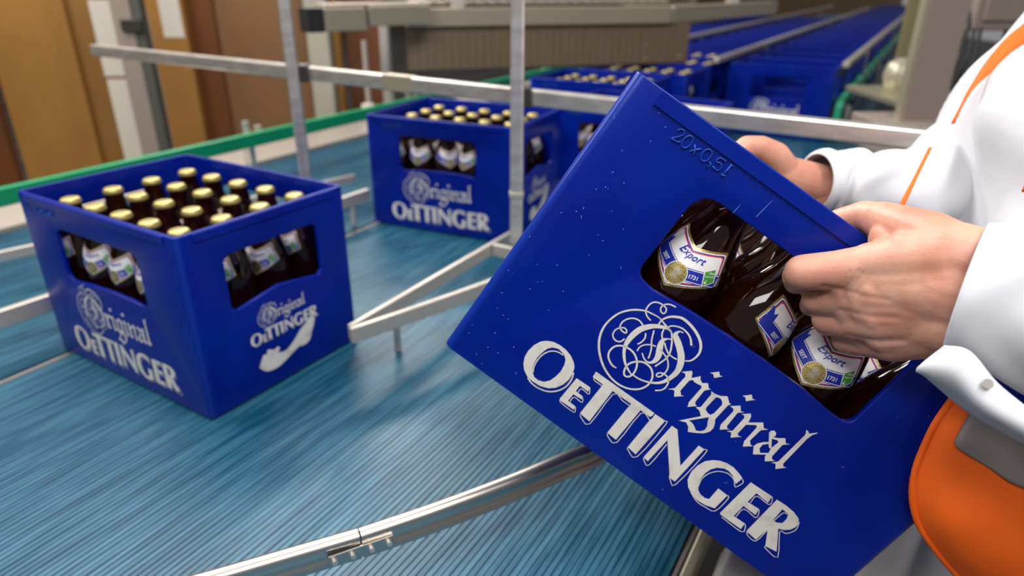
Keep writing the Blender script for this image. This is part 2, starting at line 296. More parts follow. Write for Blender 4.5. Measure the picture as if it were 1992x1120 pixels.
LOGO_POLYS=[[[[71,61],[67.6,57.4],[64.8,51.3],[63.7,43.8],[64.4,36.9],[67,31],[71.1,26.2],[76.6,22.9],[83.7,21.9],[91.3,22.6],[98.1,25.5],[102.9,30],[106.3,36.6],[107.5,43.8],[106.6,51.1],[104.4,56.5],[101,59.9],[95.6,63.1],[89.2,64.9],[82.8,65.1],[76.4,64]],[[78.9,59.4],[83.7,61.5],[90.5,60.3],[94.3,57.2],[96.3,52.7],[97.4,45.6],[96.7,38.7],[94.9,32.3],[91.5,28],[86.5,26],[81.9,26.3],[78.8,28.8],[76.5,31.4],[74.6,36.1],[73.6,43.3],[74.4,50.1],[75.9,55.7]]],[[[112,49.1],[125.9,49.6],[127.5,45.2],[118.5,45.1],[118.6,38.9],[120.9,38.5],[125.5,38.6],[127.4,35.6],[118.7,34.9],[118.8,26.7],[124.9,26.7],[126.8,26.4],[127.7,23],[113.8,22.6],[111.8,23.8]]],[[[121.6,64.8],[183.8,65.2],[184,62.1],[183,60],[173,59.9],[173.7,23.3],[163.7,23.9],[163,59.5],[143.5,59.2],[145,22.7],[134,23.7],[133.4,58.8],[122.2,59]]],[[[184.8,64.9],[195.3,65.3],[195.6,23],[185.9,24.3],[184.9,56.7],[185.4,61.1]]],[[[202.6,65.2],[208.4,65.4],[232,39.3],[231.6,64.8],[237.6,65.2],[237.9,23.9],[232.3,23.9],[208.1,51.9],[207.7,24.5],[202.5,25.1]]],[[[249.1,61.3],[254.1,64.9],[260.2,67],[266.8,67.4],[274,65.9],[279.3,64],[279.1,60.8],[278.5,56.1],[271.9,60.5],[266.2,62.1],[261.8,61.5],[256.6,58.1],[253.6,53.3],[252.4,47.3],[253.1,40.7],[255.5,34.4],[258.5,30.3],[262.5,28.3],[267.8,28],[271,29.6],[270.3,43],[280.4,42.7],[280.4,25.5],[272.1,22.6],[263.6,21.9],[256,23.8],[250,27.1],[245.1,32.6],[242.7,40.7],[242.9,49.2],[245.1,56.4]]],[[[287,65.5],[309.1,66.4],[310.5,59.4],[297.3,60.5],[297.2,48.9],[300.9,49.2],[308.9,49.7],[310.4,43.2],[297.2,43.4],[297.4,30.1],[309.2,30.6],[310.2,24],[288.2,23.8],[286.7,24.9]]],[[[314,66.7],[323.4,67.2],[332.3,66.5],[339.3,64.2],[342.5,61],[343.2,56.1],[341.6,51.5],[338,47.6],[333.4,45.4],[337.3,40.2],[347.3,26.5],[336.7,24.4],[327.2,39.2],[326.6,24.2],[315.9,25.3],[315,26.4]],[[323.5,62.4],[328.7,62.1],[330.6,61.3],[332.3,57.3],[332.4,51.9],[328.7,49.2],[324.8,48.6]]],[[[178,109.9],[183.8,116],[185.4,115],[187.8,110.7],[192.8,116.8],[194.1,114.3],[197.4,112.6],[201.2,115.5],[204.9,112],[206.7,112.8],[204.3,109.9],[203.1,108.1],[203.8,95.5],[205.5,93.4],[207.4,93.4],[201.6,87.5],[201,89.7],[199.9,91.4],[199.7,108.9],[198.3,110.3],[194.8,109.4],[191.7,109.3],[189.5,110],[187.8,107.5],[187.8,95.7],[190.8,92.8],[193.5,94],[187.2,88],[184,92.6],[182.5,92.5],[178.7,90],[182.8,94.7],[183.1,108.8],[181.1,110.6]]],[[[196.5,123.9],[201.7,129.3],[204.4,126.9],[206.6,127.9],[202.1,122.2],[199.4,124.6]]],[[[207.8,111.5],[211.5,111.5],[216.5,112.9],[221,116.2],[226.2,112.2],[227.8,112.6],[227,110.8],[226.6,109.9],[226.5,93.3],[229.1,89.6],[230.7,85.6],[230.4,81.2],[227.6,76.8],[223.3,73.5],[216.4,69.2],[213.8,73.3],[209.9,75.5],[204.1,72.9],[215.7,87.9],[211.5,91.2],[207.2,91.7],[210.3,94.7],[209.6,109.1]],[[214.9,110.1],[217.9,111.1],[220.9,109.5],[222.5,107.3],[222.3,97],[221,93.9],[218.4,93.8],[214.8,95.3],[214,97.7],[214.3,109]],[[210.2,78],[221.4,91.5],[223.2,87.5],[225.5,83.9],[226.2,80],[224.5,76.8],[220.8,74.6],[216.6,77.4],[213,78.5]]],[[[228.3,110.6],[234.5,116.2],[238.1,112.3],[241,113.8],[236.9,109.5],[238,94.4],[239.8,92.7],[241.9,93.9],[235.5,87.9],[233.2,92.2],[233.3,108.3],[232,110.3]]],[[[229.9,124.1],[235.1,129.7],[238.1,127.1],[240.3,127.9],[235.3,122.2],[232.5,124.7]]],[[[240,110.5],[245.4,115.9],[247.5,113.9],[249.3,108.2],[258.5,115.9],[262.3,112],[265.9,113.6],[262.1,109.6],[261.5,108.6],[261,96.1],[263.7,93.3],[266.3,93.5],[260.1,87.8],[257.8,92.4],[257.4,109.2],[255.7,110.5],[249.1,105.4],[249.1,94.6],[251.2,93.2],[253.6,94.3],[247.1,88],[244.5,92.1],[240.7,90.6],[244.3,94.2],[244.1,109.3],[242.5,111.1]]],[[[271.2,87.5],[266.6,94],[267.4,97.8],[270.6,102.3],[273.5,104.7],[269.9,109.4],[268.2,111.5],[268.1,114],[270,115.8],[272.6,115.2],[274,112.8],[273.3,110.5],[276.8,112.3],[281.4,116.1],[284.9,112.5],[288.1,114.5],[284.4,110.6],[283.7,109.5],[284.2,96.1],[286,93.9],[288.8,94.4],[282.8,88.6],[279.9,92.4],[279.5,94.3]],[[274.6,92.3],[271.6,95.4],[271.3,99.5],[274.5,103.3],[277.3,100.7],[278.9,101.1],[280,96.6]],[[273.4,108.7],[278.7,101.9],[279.7,109.5],[277.8,110.6]]],[[[289.6,132.9],[291.5,132.4],[293,131.3],[297.3,136.4],[297.9,135.9],[295.8,132],[295,126.8],[295.5,96.5],[297.5,94.5],[300.1,95.6],[294,88.6],[291,92.6],[287.6,91.1],[291.2,95.6],[291.4,128.3],[290.7,130.4],[289.4,132]]]]
LOGO_STROKES=[[[78.5,29.4,1.06],[76.1,34.7,1.06],[75.2,41,1.06],[75.6,47.2,1.06],[77.4,52.5,1.06],[80.3,56.3,1.06],[84.8,58.8,1.06],[90.4,59.3,1.06]],[[77.8,22.1,1.27],[83.5,19.9,1.27],[90.8,19.9,1.27],[97.5,21.7,1.27],[102.5,24.9,1.27],[106.8,30.2,1.27],[109.3,36.8,1.27],[109.4,44.5,1.27],[107.1,51.5,1.27]],[[126,49.4,0.69],[128.5,46,0.69],[128.9,43.4,0.69],[121.1,43.6,0.69],[121,37.7,0.69]],[[125.7,38.4,0.69],[128.3,35.9,0.69],[128.8,33.1,0.69],[120.8,33,0.69],[120.7,26.5,0.69]],[[112.5,23.4,0.69],[114.8,21.2,0.69],[128.8,21,0.69],[128.6,24.2,0.69],[126.8,26.4,0.69]],[[123.5,58.8,0.73],[125.7,57.2,0.73],[133.7,57.3,0.73]],[[135,22.8,0.73],[137.2,21.1,0.73],[146.7,21,0.73],[145.6,56.8,0.73],[155.3,57.2,0.73],[162.7,57.3,0.73]],[[164.4,23.3,0.73],[166.3,21.4,0.73],[175.9,21.7,0.73],[175,57.6,0.73],[185.2,57.2,0.73]],[[195.1,65.1,0.73],[197.9,62.3,0.73],[198,22.1,0.73],[188.4,21.9,0.73],[186.1,23.9,0.73]],[[202.9,24.6,0.73],[205.9,22.3,0.73],[210.9,22.4,0.73],[210.2,48.5,0.73]],[[237.7,65.3,0.73],[240.5,62.5,0.73],[240.3,22.1,0.73],[234.1,22.5,0.73],[230.6,25.5,0.73]],[[256.1,33.6,0.73],[254,40.3,0.73],[254.4,47.2,0.73],[257,52.8,0.73],[260.7,56.8,0.73],[266.3,59.5,0.73],[271.3,59.4,0.73],[275.6,57.8,0.73],[280.1,53.5,0.73],[282.4,60.7,0.73],[280,63.3,0.73]],[[255.2,24.3,0.73],[264.7,20.6,0.73],[273.3,21.1,0.73],[282.4,23.6,0.73],[282.9,40.6,0.73],[280.4,42.7,0.73]],[[309.3,66.2,0.73],[311.9,63.1,0.73],[311.9,58.4,0.73],[299.4,58.4,0.73],[299.5,49.7,0.73]],[[309.3,49.2,0.73],[311.7,45.8,0.73],[312.1,41,0.73],[299.4,41.4,0.73],[299.3,30.5,0.73]],[[290.3,22.5,0.73],[312.3,22.1,0.73],[311.9,28,0.73],[309.5,30.3,0.73]],[[325.6,48.1,0.73],[326.3,59.7,0.73],[329.4,61.3,0.73]],[[342.2,61.9,0.73],[345,54.6,0.73],[343.2,48.6,0.73],[340.8,45.5,0.73],[336.6,43.3,0.73],[351.8,22.7,0.73],[338.4,22.8,0.73],[336.7,24.4,0.73]],[[315.9,25.3,0.73],[318.7,22.8,0.73],[327.5,23.1,0.73],[327.5,38.8,0.73]],[[151.7,131.9,0.93],[146.1,133.7,1.59],[140.2,135.2,1.32],[134.3,136.7,0.93],[128.1,136.1,1.19],[121.7,134.7,1.32],[115.1,130.9,1.59],[109.5,125.7,1.59],[105.1,118.8,1.59],[102.7,109.2,1.59],[102.9,99.9,1.85],[105.7,91.5,1.85],[109.7,85.1,1.85],[115.5,78.9,1.85],[124,72.6,1.85],[133.9,68.5,1.59],[143.5,67.4,1.59],[152,69.3,1.59],[158.6,73.5,1.59],[162.4,78.8,1.59],[163.6,84.8,1.59],[162.3,90.3,1.59],[159.2,94.4,1.59],[155.5,96.8,1.59],[150.2,97.4,1.59],[145.5,95.8,1.59],[141,91.6,1.59],[138.9,86.7,1.59],[139.8,80.9,1.59],[142.4,77.5,1.59],[145.5,77.9,1.59],[147.5,81.7,1.59],[146.9,87.7,1.59],[144.2,93.1,1.59],[139.7,97.1,1.59],[134.3,99.2,1.59],[128.6,99,1.59],[124.1,97.3,1.59],[120.3,93.4,1.59],[119.4,87.4,1.59],[121.5,82.6,1.59],[125.8,79.5,1.59],[129.6,78.2,1.59],[133.2,78.4,0.93]],[[130,130.6,1.26],[126.1,131.4,1.26],[121.9,134.3,1.26],[120.7,138.4,1.26],[121.1,142.8,1.26],[123.5,145.9,1.26],[127.1,147.2,1.26],[130.8,147.3,1.26],[133.8,146.5,1.26],[135.1,143.5,1.26],[134.2,141.6,1.26],[131,142.4,1.26],[129.6,145.8,1.26],[131.1,149.3,1.26],[134.2,151.4,1.26],[139,152.4,1.26]],[[127.5,123.3,1.26],[122.7,124.7,1.26],[117.8,123.5,1.26],[114,119.8,1.26],[112.3,115,1.26],[113.3,110.1,1.26],[116.7,108.5,1.26],[120.3,108.8,1.26],[119.8,111,1.26],[117,111.9,1.26],[113.9,109.7,1.26],[111.9,105.9,1.26],[112.6,101.1,1.26],[116,98.5,1.26],[120.1,98.8,1.26],[122.1,101.3,1.26],[122.6,104.2,1.26]],[[146.7,81.5,1.06],[140.9,84,1.65],[136.3,86.8,1.98],[131.5,91.6,2.51],[127.8,97.3,2.78],[126.2,103.5,4.1],[126.1,111.3,4.96],[127.9,118.9,5.15],[131.4,124.4,4.62],[135.7,128.7,3.83],[140.9,131.8,2.97],[145.3,133.5,2.11],[149.9,132.5,1.45],[153.7,128.2,1.45],[156.5,124.2,1.45],[159.6,118.2,1.45],[160.6,112.6,1.45],[159.5,106.5,1.32],[157.7,100.1,1.32]],[[148.1,82.2,1.19],[153.8,82.4,1.32],[160.2,84.2,1.45],[165.8,87.1,1.85],[170.4,91.2,2.38],[173.2,96.4,3.3],[174.7,103,4.23],[174.8,109.1,4.89],[172.5,115.7,5.55],[168.7,121.2,5.68],[163.7,125.7,5.55],[158.2,129.7,5.29],[154,132.6,4.1],[153.4,135.2,2.64],[154.8,137.7,1.19],[157.5,138.2,0.93]],[[141.9,103.1,1.06],[145.4,100.5,1.19],[149.7,99.2,1.45],[153.2,100.9,2.25],[154.7,105.3,4.23],[153.7,110.3,5.29],[151.2,114.7,5.29],[149.1,119.4,4.62],[148.6,123.1,3.04],[150.9,126.3,1.19],[154.2,128.1,1.06]],[[147.5,123.3,1.26],[144.3,127.1,1.26],[143.2,131.4,1.26]],[[151,121.9,1.26],[154.9,118.7,1.26],[159.7,116.2,1.26],[164.7,115.9,1.26],[168.1,116.5,1.26]],[[151.8,115.2,1.26],[157,113.5,1.26],[161.2,112,1.26],[165,108.7,1.26],[167.3,104.6,1.26],[167.6,99.8,1.26],[164.3,97.9,1.26],[163.2,94.9,1.26],[165.3,94,1.26],[167.3,96.5,1.26],[168,99.3,1.26],[172.5,98.5,1.26],[175.4,95.4,1.26],[176.4,89.7,1.26],[174.7,85.6,1.26],[171.3,82.5,1.26]],[[137.4,125.3,1.26],[141.1,117.3,1.26],[145.4,111.2,1.26],[148.2,104.9,1.26],[148.9,102.2,1.26]],[[133.5,119.1,1.26],[135.7,115.1,1.26],[135.5,110.2,1.26],[134.1,107,1.26]],[[137.6,101.8,1.19],[137.1,105.7,1.19],[138.8,109.7,1.19],[142.8,113.3,1.19],[147.3,114.8,1.19]],[[137.1,131.8,1.32],[137,136.8,1.45],[139.7,142,1.85],[144.2,145.7,2.11],[150,148,2.25],[159.2,147,2.38],[168.3,143.8,2.38],[175.1,138.9,2.25],[178.8,132.4,1.98],[178.7,126,1.59],[177.1,122,1.32],[173.8,119.5,1.06]],[[145,133.8,1.19],[145.7,136.6,1.26],[149.3,139.2,1.32],[154.6,140.9,1.39],[160.9,140.1,1.45],[165.7,137.6,1.59],[169.5,133.6,1.72]]]
EMBOSS=[[[52.4,265.8],[53.4,267.5],[55.6,268.4],[57.5,267.4],[57.5,264.8],[54.9,261.4],[52.3,258.4],[55,258.6],[58.4,259],[59.1,260.4]],[[61.7,267.7],[64.6,268.2],[66.4,265.6],[66.7,261.4],[65.4,258.8],[62.8,258],[60.8,259.8],[60.2,263.8],[61.7,267.7]],[[69.3,264.8],[72,261.8],[73.5,257.8]],[[69.6,258.2],[72,261.8],[75.4,264.9]],[[79.9,268],[82.9,267.9],[84.5,265.5],[84.7,261.1],[83.1,258.7],[80.5,258.5],[78.7,260.8],[78.3,265],[79.9,268]],[[86.5,260.5],[88.4,260.2],[87.8,256.5]],[[96.5,268.1],[91.3,267.7],[90.4,263.8],[93.5,264.4],[95.7,263.7],[96.6,261.1],[95.1,258.8],[90.6,259.5]],[[100.1,268.1],[102.9,268]],[[101.4,268.1],[101.1,259.1]],[[99.5,258.3],[103.2,259]]]
# ---------------------------------------------------------------- crates
CL, CW, CH = .415, .305, .284
def rrect(x0, x1, y0, y1, r, seg=5):
    out = []
    for cx, cy, a0 in ((x1 - r, y1 - r, 0), (x0 + r, y1 - r, 90), (x0 + r, y0 + r, 180), (x1 - r, y0 + r, 270)):
        for k in range(seg + 1):
            a = math.radians(a0 + 90 * k / seg); out.append((cx + r * math.cos(a), cy + r * math.sin(a)))
    return out
def prism_obj(loop, fn):
    bm = bmesh.new(); loft(bm, [[fn(a, b, 0) for a, b in loop], [fn(a, b, 1) for a, b in loop]]); bmesh.ops.recalc_face_normals(bm, faces=bm.faces[:])
    me = bpy.data.meshes.new('tmp'); bm.to_mesh(me); bm.free(); o = bpy.data.objects.new('tmp', me); COL.objects.link(o); return o
def long_hole():
    l = [(.116, .1525), (.150, .1565), (.19, .1585), (.225, .1595), (.265, .159), (.292, .1563)]
    for cx, cy, r, a0 in ((.303, .1655, .0095, -80), (.297, .224, .016, 0), (.113, .223, .017, 90), (.1075, .1650, .0115, 180)):
        l += [(cx + r * math.cos(math.radians(a0 + k * (80 if a0 == -80 else 90) / 5)), cy + r * math.sin(math.radians(a0 + k * (80 if a0 == -80 else 90) / 5))) for k in range(6)]
    return l
def short_hole():
    return [(.075, .150), (.10, .1545), (.1525, .162), (.205, .1545), (.232, .150), (.240, .158), (.240, .230), (.232, .238), (.073, .238), (.065, .230), (.065, .158)]
def crate_shell_mesh():
    o = prism_obj(rrect(0, CL, 0, CW, .008), lambda a, b, k: Vector((a, b, k * CH)))
    cuts = [prism_obj(rrect(.0068, CL - .0068, .0068, CW - .0068, .006), lambda a, b, k: Vector((a, b, .006 + k * .4))),
            prism_obj(long_hole(), lambda a, b, k: Vector((a, -.05 + k * (CW + .1), b))),
            prism_obj(short_hole(), lambda a, b, k: Vector((-.05 + k * (CL + .1), a, b)))]
    for c in cuts:
        md = o.modifiers.new('b', 'BOOLEAN'); md.operation = 'DIFFERENCE'; md.object = c; md.solver = 'EXACT'
    md = o.modifiers.new('v', 'BEVEL'); md.width = .0027; md.segments = 3; md.limit_method = 'ANGLE'; md.angle_limit = .7
    me = evalmesh(o)
    for x in cuts + [o]: bpy.data.objects.remove(x)
    return me
SHELL = crate_shell_mesh(); SHELL.name = 'crate_shell'
bm = bmesh.new(); bm.from_mesh(SHELL)
# stacking foot, rim lips and low bottle dividers
box(bm, (CL / 2, CW / 2, -.0005), (CL - .03, CW - .03, .006))
for y in (-.0003, CW + .0003): box(bm, (CL / 2, y, CH - .0072), (CL - .05, .0040, .0115))
for x in (-.0003, CL + .0003): box(bm, (x, CW / 2, CH - .0072), (.0040, CW - .05, .0115))
for k in range(1, 5): box(bm, (.0645 - .03575 + .0715 * k, CW / 2, .045), (.002, CW - .01, .08))
for k in range(1, 4): box(bm, (CL / 2, .0475 - .035 + .07 * k, .045), (CL - .01, .002, .08))
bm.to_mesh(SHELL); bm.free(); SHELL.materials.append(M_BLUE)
for p in SHELL.polygons: p.use_smooth = True
SHELL.set_sharp_from_angle(angle=.62)
def print_mesh(name, f, strokes=True, mirror=False):
    bm = bmesh.new()
    for loops in LOGO_POLYS: fill(bm, loops, f)
    for s in LOGO_STROKES: stroke(bm, s, f, sub=3)
    me = bpy.data.meshes.new(name); bm.to_mesh(me); bm.free(); me.materials.append(M_PRINT); return me
PF = print_mesh('front_print', lambda a, b: Vector((a * .001, -.0004, b * .001)))
PB = print_mesh('back_print', lambda a, b: Vector((CL - a * .001, CW + .0004, b * .001)))
def short_print(name, f):
    bm = bmesh.new(); g = lambda a, b: f((a - 205) * .47 + 152, (b - 80) * .47 + 108)
    for loops in LOGO_POLYS: fill(bm, loops, g)
    for s in LOGO_STROKES: stroke(bm, s, g, sub=2)
    # horn shaped emblem under the lettering
    stroke(bm, [(98, 52, 20), (112, 44, 30), (130, 40, 24), (148, 42, 14), (166, 50, 16), (186, 60, 26), (203, 76, 16), (208, 90, 6)], f)
    stroke(bm, [(112, 64, 5), (122, 54, 14), (134, 60, 5)], f); stroke(bm, [(176, 44, 5), (190, 50, 14), (200, 60, 6)], f)
    me = bpy.data.meshes.new(name); bm.to_mesh(me); bm.free(); me.materials.append(M_PRINT); return me
PR = short_print('side_print', lambda a, b: Vector((CL + .0004, a * .001, b * .001)))
PL = short_print('side_print', lambda a, b: Vector((-.0004, CW - a * .001, b * .001)))
def emboss_mesh():
    bm = bmesh.new()
    for pts in EMBOSS:
        P = smooth_path([(a * .001, -.0003, b * .001) for a, b in pts], 3) if len(pts) > 3 else [Vector((a * .001, -.0003, b * .001)) for a, b in pts]
        loops = []
        for i, p in enumerate(P):
            t = (P[min(i + 1, len(P) - 1)] - P[max(i - 1, 0)]).normalized(); sd = Vector((-t.z, 0, t.x)); 
            loops.append([p + sd * .00085 * c + Vector((0, -.0015 * s, 0)) for c, s in ((1, -.3), (.8, .6), (.3, 1), (-.3, 1), (-.8, .6), (-1, -.3))])
        loft(bm, loops, True)
    bmesh.ops.recalc_face_normals(bm, faces=bm.faces[:])
    me = bpy.data.meshes.new('emboss'); bm.to_mesh(me); bm.free(); me.materials.append(M_BLUE)
    for p in me.polygons: p.use_smooth = True
    return me
EM = emboss_mesh()
def crate(M, label, group=None, art=True, emb=True):
    root = empty('beverage_crate', label, 'crate', group=group); root.matrix_world = M
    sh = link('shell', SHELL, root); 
    if art:
        for nm, me in (('front_print', PF), ('back_print', PB), ('side_print', PR), ('side_print', PL)):
            p = link(nm, me, root); p['label'] = 'cream white printed lettering'
        if emb: link('embossed_lettering', EM, root)
    return root
def crate_mat(ox, oy, ang, z=.0035):
    """ox,oy world position of local origin, ang of local x"""
    return Matrix.Translation((ox, oy, z)) @ Matrix.Rotation(ang, 4, 'Z')
def crate_st(s, t, deg=0, z=.0035):   # front long side faces down the belt, left-front corner at (s,t); x axis = across
    p = st(s, t); return crate_mat(p.x, p.y, math.radians(-30 + deg), z)
# ---------------------------------------------------------------- bottles
BPROF = [(.0, .002), (.024, .001), (.031, .002), (.0333, .006), (.0337, .015), (.0337, .160), (.0334, .168), (.0325, .176), (.0305, .186), (.0272, .197), (.0232, .207), (.0195, .217), (.0172, .227), (.0155, .237), (.0143, .246), (.0142, .249), (.0149, .250), (.0149, .254), (.0125, .2555), (0, .2556)]
def brad(z):
    for (r0, z0), (r1, z1) in zip(BPROF, BPROF[1:]):
        if z0 <= z <= z1 and z1 > z0: return r0 + (r1 - r0) * (z - z0) / (z1 - z0)
    return .03
bm = bmesh.new(); seg = 32
rings = [[Vector((r * math.cos(2 * PI * k / seg), r * math.sin(2 * PI * k / seg), z)) for k in range(seg)] for r, z in BPROF[1:-1]]
loft(bm, rings, True); bmesh.ops.recalc_face_normals(bm, faces=bm.faces[:])
GL = bpy.data.meshes.new('bottle_glass'); bm.to_mesh(GL); bm.free(); GL.materials.append(M_GLASS)
for p in GL.polygons: p.use_smooth = True
bm = bmesh.new(); seg = 42
def capring(r, z, wv=0): return [Vector(((r + wv * (k % 2)) * math.cos(2 * PI * k / seg), (r + wv * (k % 2)) * math.sin(2 * PI * k / seg), z)) for k in range(seg)]
loft(bm, [capring(.0151, .2495, .0012), capring(.0152, .2515, .0010), capring(.0148, .2555, .0002), capring(.0135, .2575), capring(.011, .2585), capring(.005, .2588)]); bmesh.ops.recalc_face_normals(bm, faces=bm.faces[:])
CP = bpy.data.meshes.new('crown_cap'); bm.to_mesh(CP); bm.free(); CP.materials.append(M_CAP)
for p in CP.polygons: p.use_smooth = True
def label_mesh():
    bm = bmesh.new(); f = lambda lay: (lambda a, b: Vector((a, b, lay)))
    def shape(k):   # inset chevron label outline, mm
        return [(0, 0 + k * 1.15), (37 - k, 20.5 + k * .45), (31.5 - k, 46 - k * 1.3), (29 - k, 46 - k * 1.25), (0, 36.5 - k * 1.1), (-29 + k, 46 - k * 1.25), (-31.5 + k, 46 - k * 1.3), (-37 + k, 20.5 + k * .45)]
    fill(bm, [shape(0)], f(0), 0); fill(bm, [shape(1.7)], f(1), 1); fill(bm, [shape(2.6)], f(2), 2); fill(bm, [shape(3.3)], f(3), 3); fill(bm, [shape(4.3)], f(4), 1)
    # ribbon
    rb = lambda lo, hi: [(-33, 19 + lo), (-17, 14.5 + lo), (0, 9 + lo), (17, 14.5 + lo), (33, 19 + lo), (33, 19 + hi), (17, 14.5 + hi), (0, 9 + hi), (-17, 14.5 + hi), (-33, 19 + hi)]
    fill(bm, [rb(-.6, 10.6)], f(5), 2); fill(bm, [rb(0, 10)], f(6), 1); fill(bm, [rb(.6, 9.4)], f(7), 2)
    fill(bm, [[(-32, 25), (-24, 22.5), (-24, 33), (-27, 31), (-30, 36), (-32, 36)]], f(8), 2)
    for k, (rr, mi) in enumerate(((9.2, 1), (8.6, 0))): fill(bm, [[(1 + rr * math.cos(2 * PI * i / 28), 13 + rr * math.sin(2 * PI * i / 28)) for i in range(28)]], f(9 + k), mi)
    for rr in (7.6,): 
        for i in range(40):
            if i % 2: 
                a = 2 * PI * i / 40; fill(bm, [[(1 + rr * math.cos(a) - .3, 13 + rr * math.sin(a) - .3), (1 + rr * math.cos(a) + .3, 13 + rr * math.sin(a) - .3), (1 + rr * math.cos(a), 13 + rr * math.sin(a) + .4)]], f(11), 5)
    for poly in ([(-2, 9), (4, 9), (3, 12), (4.5, 14), (2.5, 17.5), (-.5, 18), (-2.5, 15.5), (-1, 13)],): fill(bm, [poly], f(11), 5)
    fill(bm, [[(23.5, 15.5), (31.5, 23), (26.5, 33), (18, 26.5)]], f(9), 1); fill(bm, [[(23.6, 16.6), (30.5, 23), (26.2, 31.8), (19.2, 26.3)]], f(10), 4)
    fill(bm, [[(24, 18.2), (25.6, 20), (24.4, 20), (24.4, 21.8), (23.9, 21.8), (23.8, 20), (22.7, 20.1)]], f(11), 1)
    F = lambda ox, oy, rot, lay: (lambda a, b: Vector((ox + a * math.cos(rot) - b * math.sin(rot), oy + a * math.sin(rot) + b * math.cos(rot), lay)))
    put_text(bm, 'Ohne', 2.3, F(25.2, 27.3, .35, 11), 1); put_text(bm, 'Gentechnik', 1.6, F(24.8, 24.6, .35, 11), 1)
    put_text(bm, '1731', 4.3, F(14.3, 16.6, .27, 9), 1); put_text(bm, 'SEIT', 4.6, F(-15.5, 16.6, -.27, 9), 1)
    ex = 'Export'; xs = (-9.5, -4.5, -.2, 4.2, 8.4, 11.8)
    for c, x in zip(ex, xs): put_text(bm, c, 9.5 if c == 'E' else 8.0, F(x + 1, 27.2 + abs(x - 1) * .16 - (.8 if c == 'E' else 0), .012 * x, 9), 2, .35)
    # refine and wrap around the bottle
    bmesh.ops.triangulate(bm, faces=bm.faces[:])
    for _ in range(5):
        ed = [e for e in bm.edges if (e.verts[0].co - e.verts[1].co).xy.length > 4.5]
        if not ed: break
        bmesh.ops.subdivide_edges(bm, edges=ed, cuts=1); bmesh.ops.triangulate(bm, faces=bm.faces[:])
    for v in bm.verts:
        z = .1515 + v.co.y * .00112; r = brad(z) + .00025 + v.co.z * .00009; a = -PI / 2 + v.co.x * .00103 / .0325; v.co = Vector((r * math.cos(a), r * math.sin(a), z))
    me = bpy.data.meshes.new('neck_label'); bm.to_mesh(me); bm.free()
    for x in (M_LG, M_LW, M_LB, M_LR, M_LGR, M_WARM): me.materials.append(x)
    return me
LM = label_mesh()
def bottle(M, label, group, rot=0.0):
    root = empty('beer_bottle', label, 'bottle', group=group); root.matrix_world = M @ Matrix.Rotation(rot, 4, 'Z')
    link('glass_body', GL, root); c = link('crown_cap', CP, root); l = link('neck_label', LM, root)
    return root
ORD = ('first', 'second', 'third', 'fourth', 'fifth')
def fill_crate(M, where, group, rots={}, rows=4, row0=0, zb=.013):
    for j in range(row0, rows):
        for i in range(5):
            B = M @ Matrix.Translation((.0645 + .0715 * i, .0475 + .07 * j, zb))
            bottle(B, 'bottle in %s, %s row from lettered side, %s from left' % (where, ORD[j], ORD[i]), group, rots.get((i, j), random.uniform(-1.2, 1.2)))
# the crate in the hands
MH = Matrix(((0.81230978, 0.188852, 0.54808414, -0.06109577), (-0.2378442, 0.97111013, 0.01850075, 0.53901954), (-0.53342944, -0.14539615, 0.83584777, 0.29724843), (0, 0, 0, 1)))
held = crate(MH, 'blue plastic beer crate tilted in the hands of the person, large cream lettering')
fill_crate(MH, 'the held tilted crate', 'bottles in the held crate', zb=.0068, rots={(0, 0): -.2, (1, 0): -.40, (2, 0): .92, (3, 0): -.38, (4, 0): 1.7, (1, 1): 2.5, (2, 1): 2.2, (3, 1): 2.9})
# scratches and scuffs on its face
bm = bmesh.new(); rs = random.Random(3)
def scr(u, v, du, dv, wd): stroke(bm, [(u, v, wd), (u + du / 2, v + dv / 2 + .1, wd), (u + du, v + dv, wd * .4)], lambda a, b: Vector((a * .001, -.0002, b * .001)))
scr(126, 240, .5, 9, .22); scr(142, 248, 1.5, 17, .28); scr(116, 236, 3, 4, .3)
for _ in range(46):
    u, v = rs.uniform(6, 400), rs.uniform(6, 278)
    if 92 < u < 318 and 148 < v < 244: continue
    if rs.random() < .45: u = rs.uniform(2, 40)
    scr(u, v, rs.uniform(-2.5, 2.5), rs.uniform(-2.5, 2.5), rs.uniform(.12, .3))
for _ in range(26): u, v = rs.uniform(5, 60), rs.uniform(5, 275); scr(u, v, rs.uniform(.3, .7), rs.uniform(.3, .7), rs.uniform(.4, .8))
tobj(bm, 'scratches', M_SCR, held)
# left crate
Y1 = 1.01479333; M1 = crate_mat(-.44088 - CL * math.sin(Y1), .83527 + CL * math.cos(Y1), Y1 - PI / 2)
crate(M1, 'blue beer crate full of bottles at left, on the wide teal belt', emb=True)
fill_crate(M1, 'the left crate', 'bottles in the left crate', {(i, j): .1 * ((i * 7 + j * 3) % 9 - 4) for i in range(5) for j in range(4)})
# middle crate
Y2 = 1.14165666; M2 = crate_mat(.00481 - CL * math.sin(Y2), 1.57363 + CL * math.cos(Y2), Y2 - PI / 2)
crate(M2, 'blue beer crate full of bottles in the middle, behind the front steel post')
fill_crate(M2, 'the middle crate', 'bottles in the middle crate', {(1, 0): .1, (3, 0): -.3})
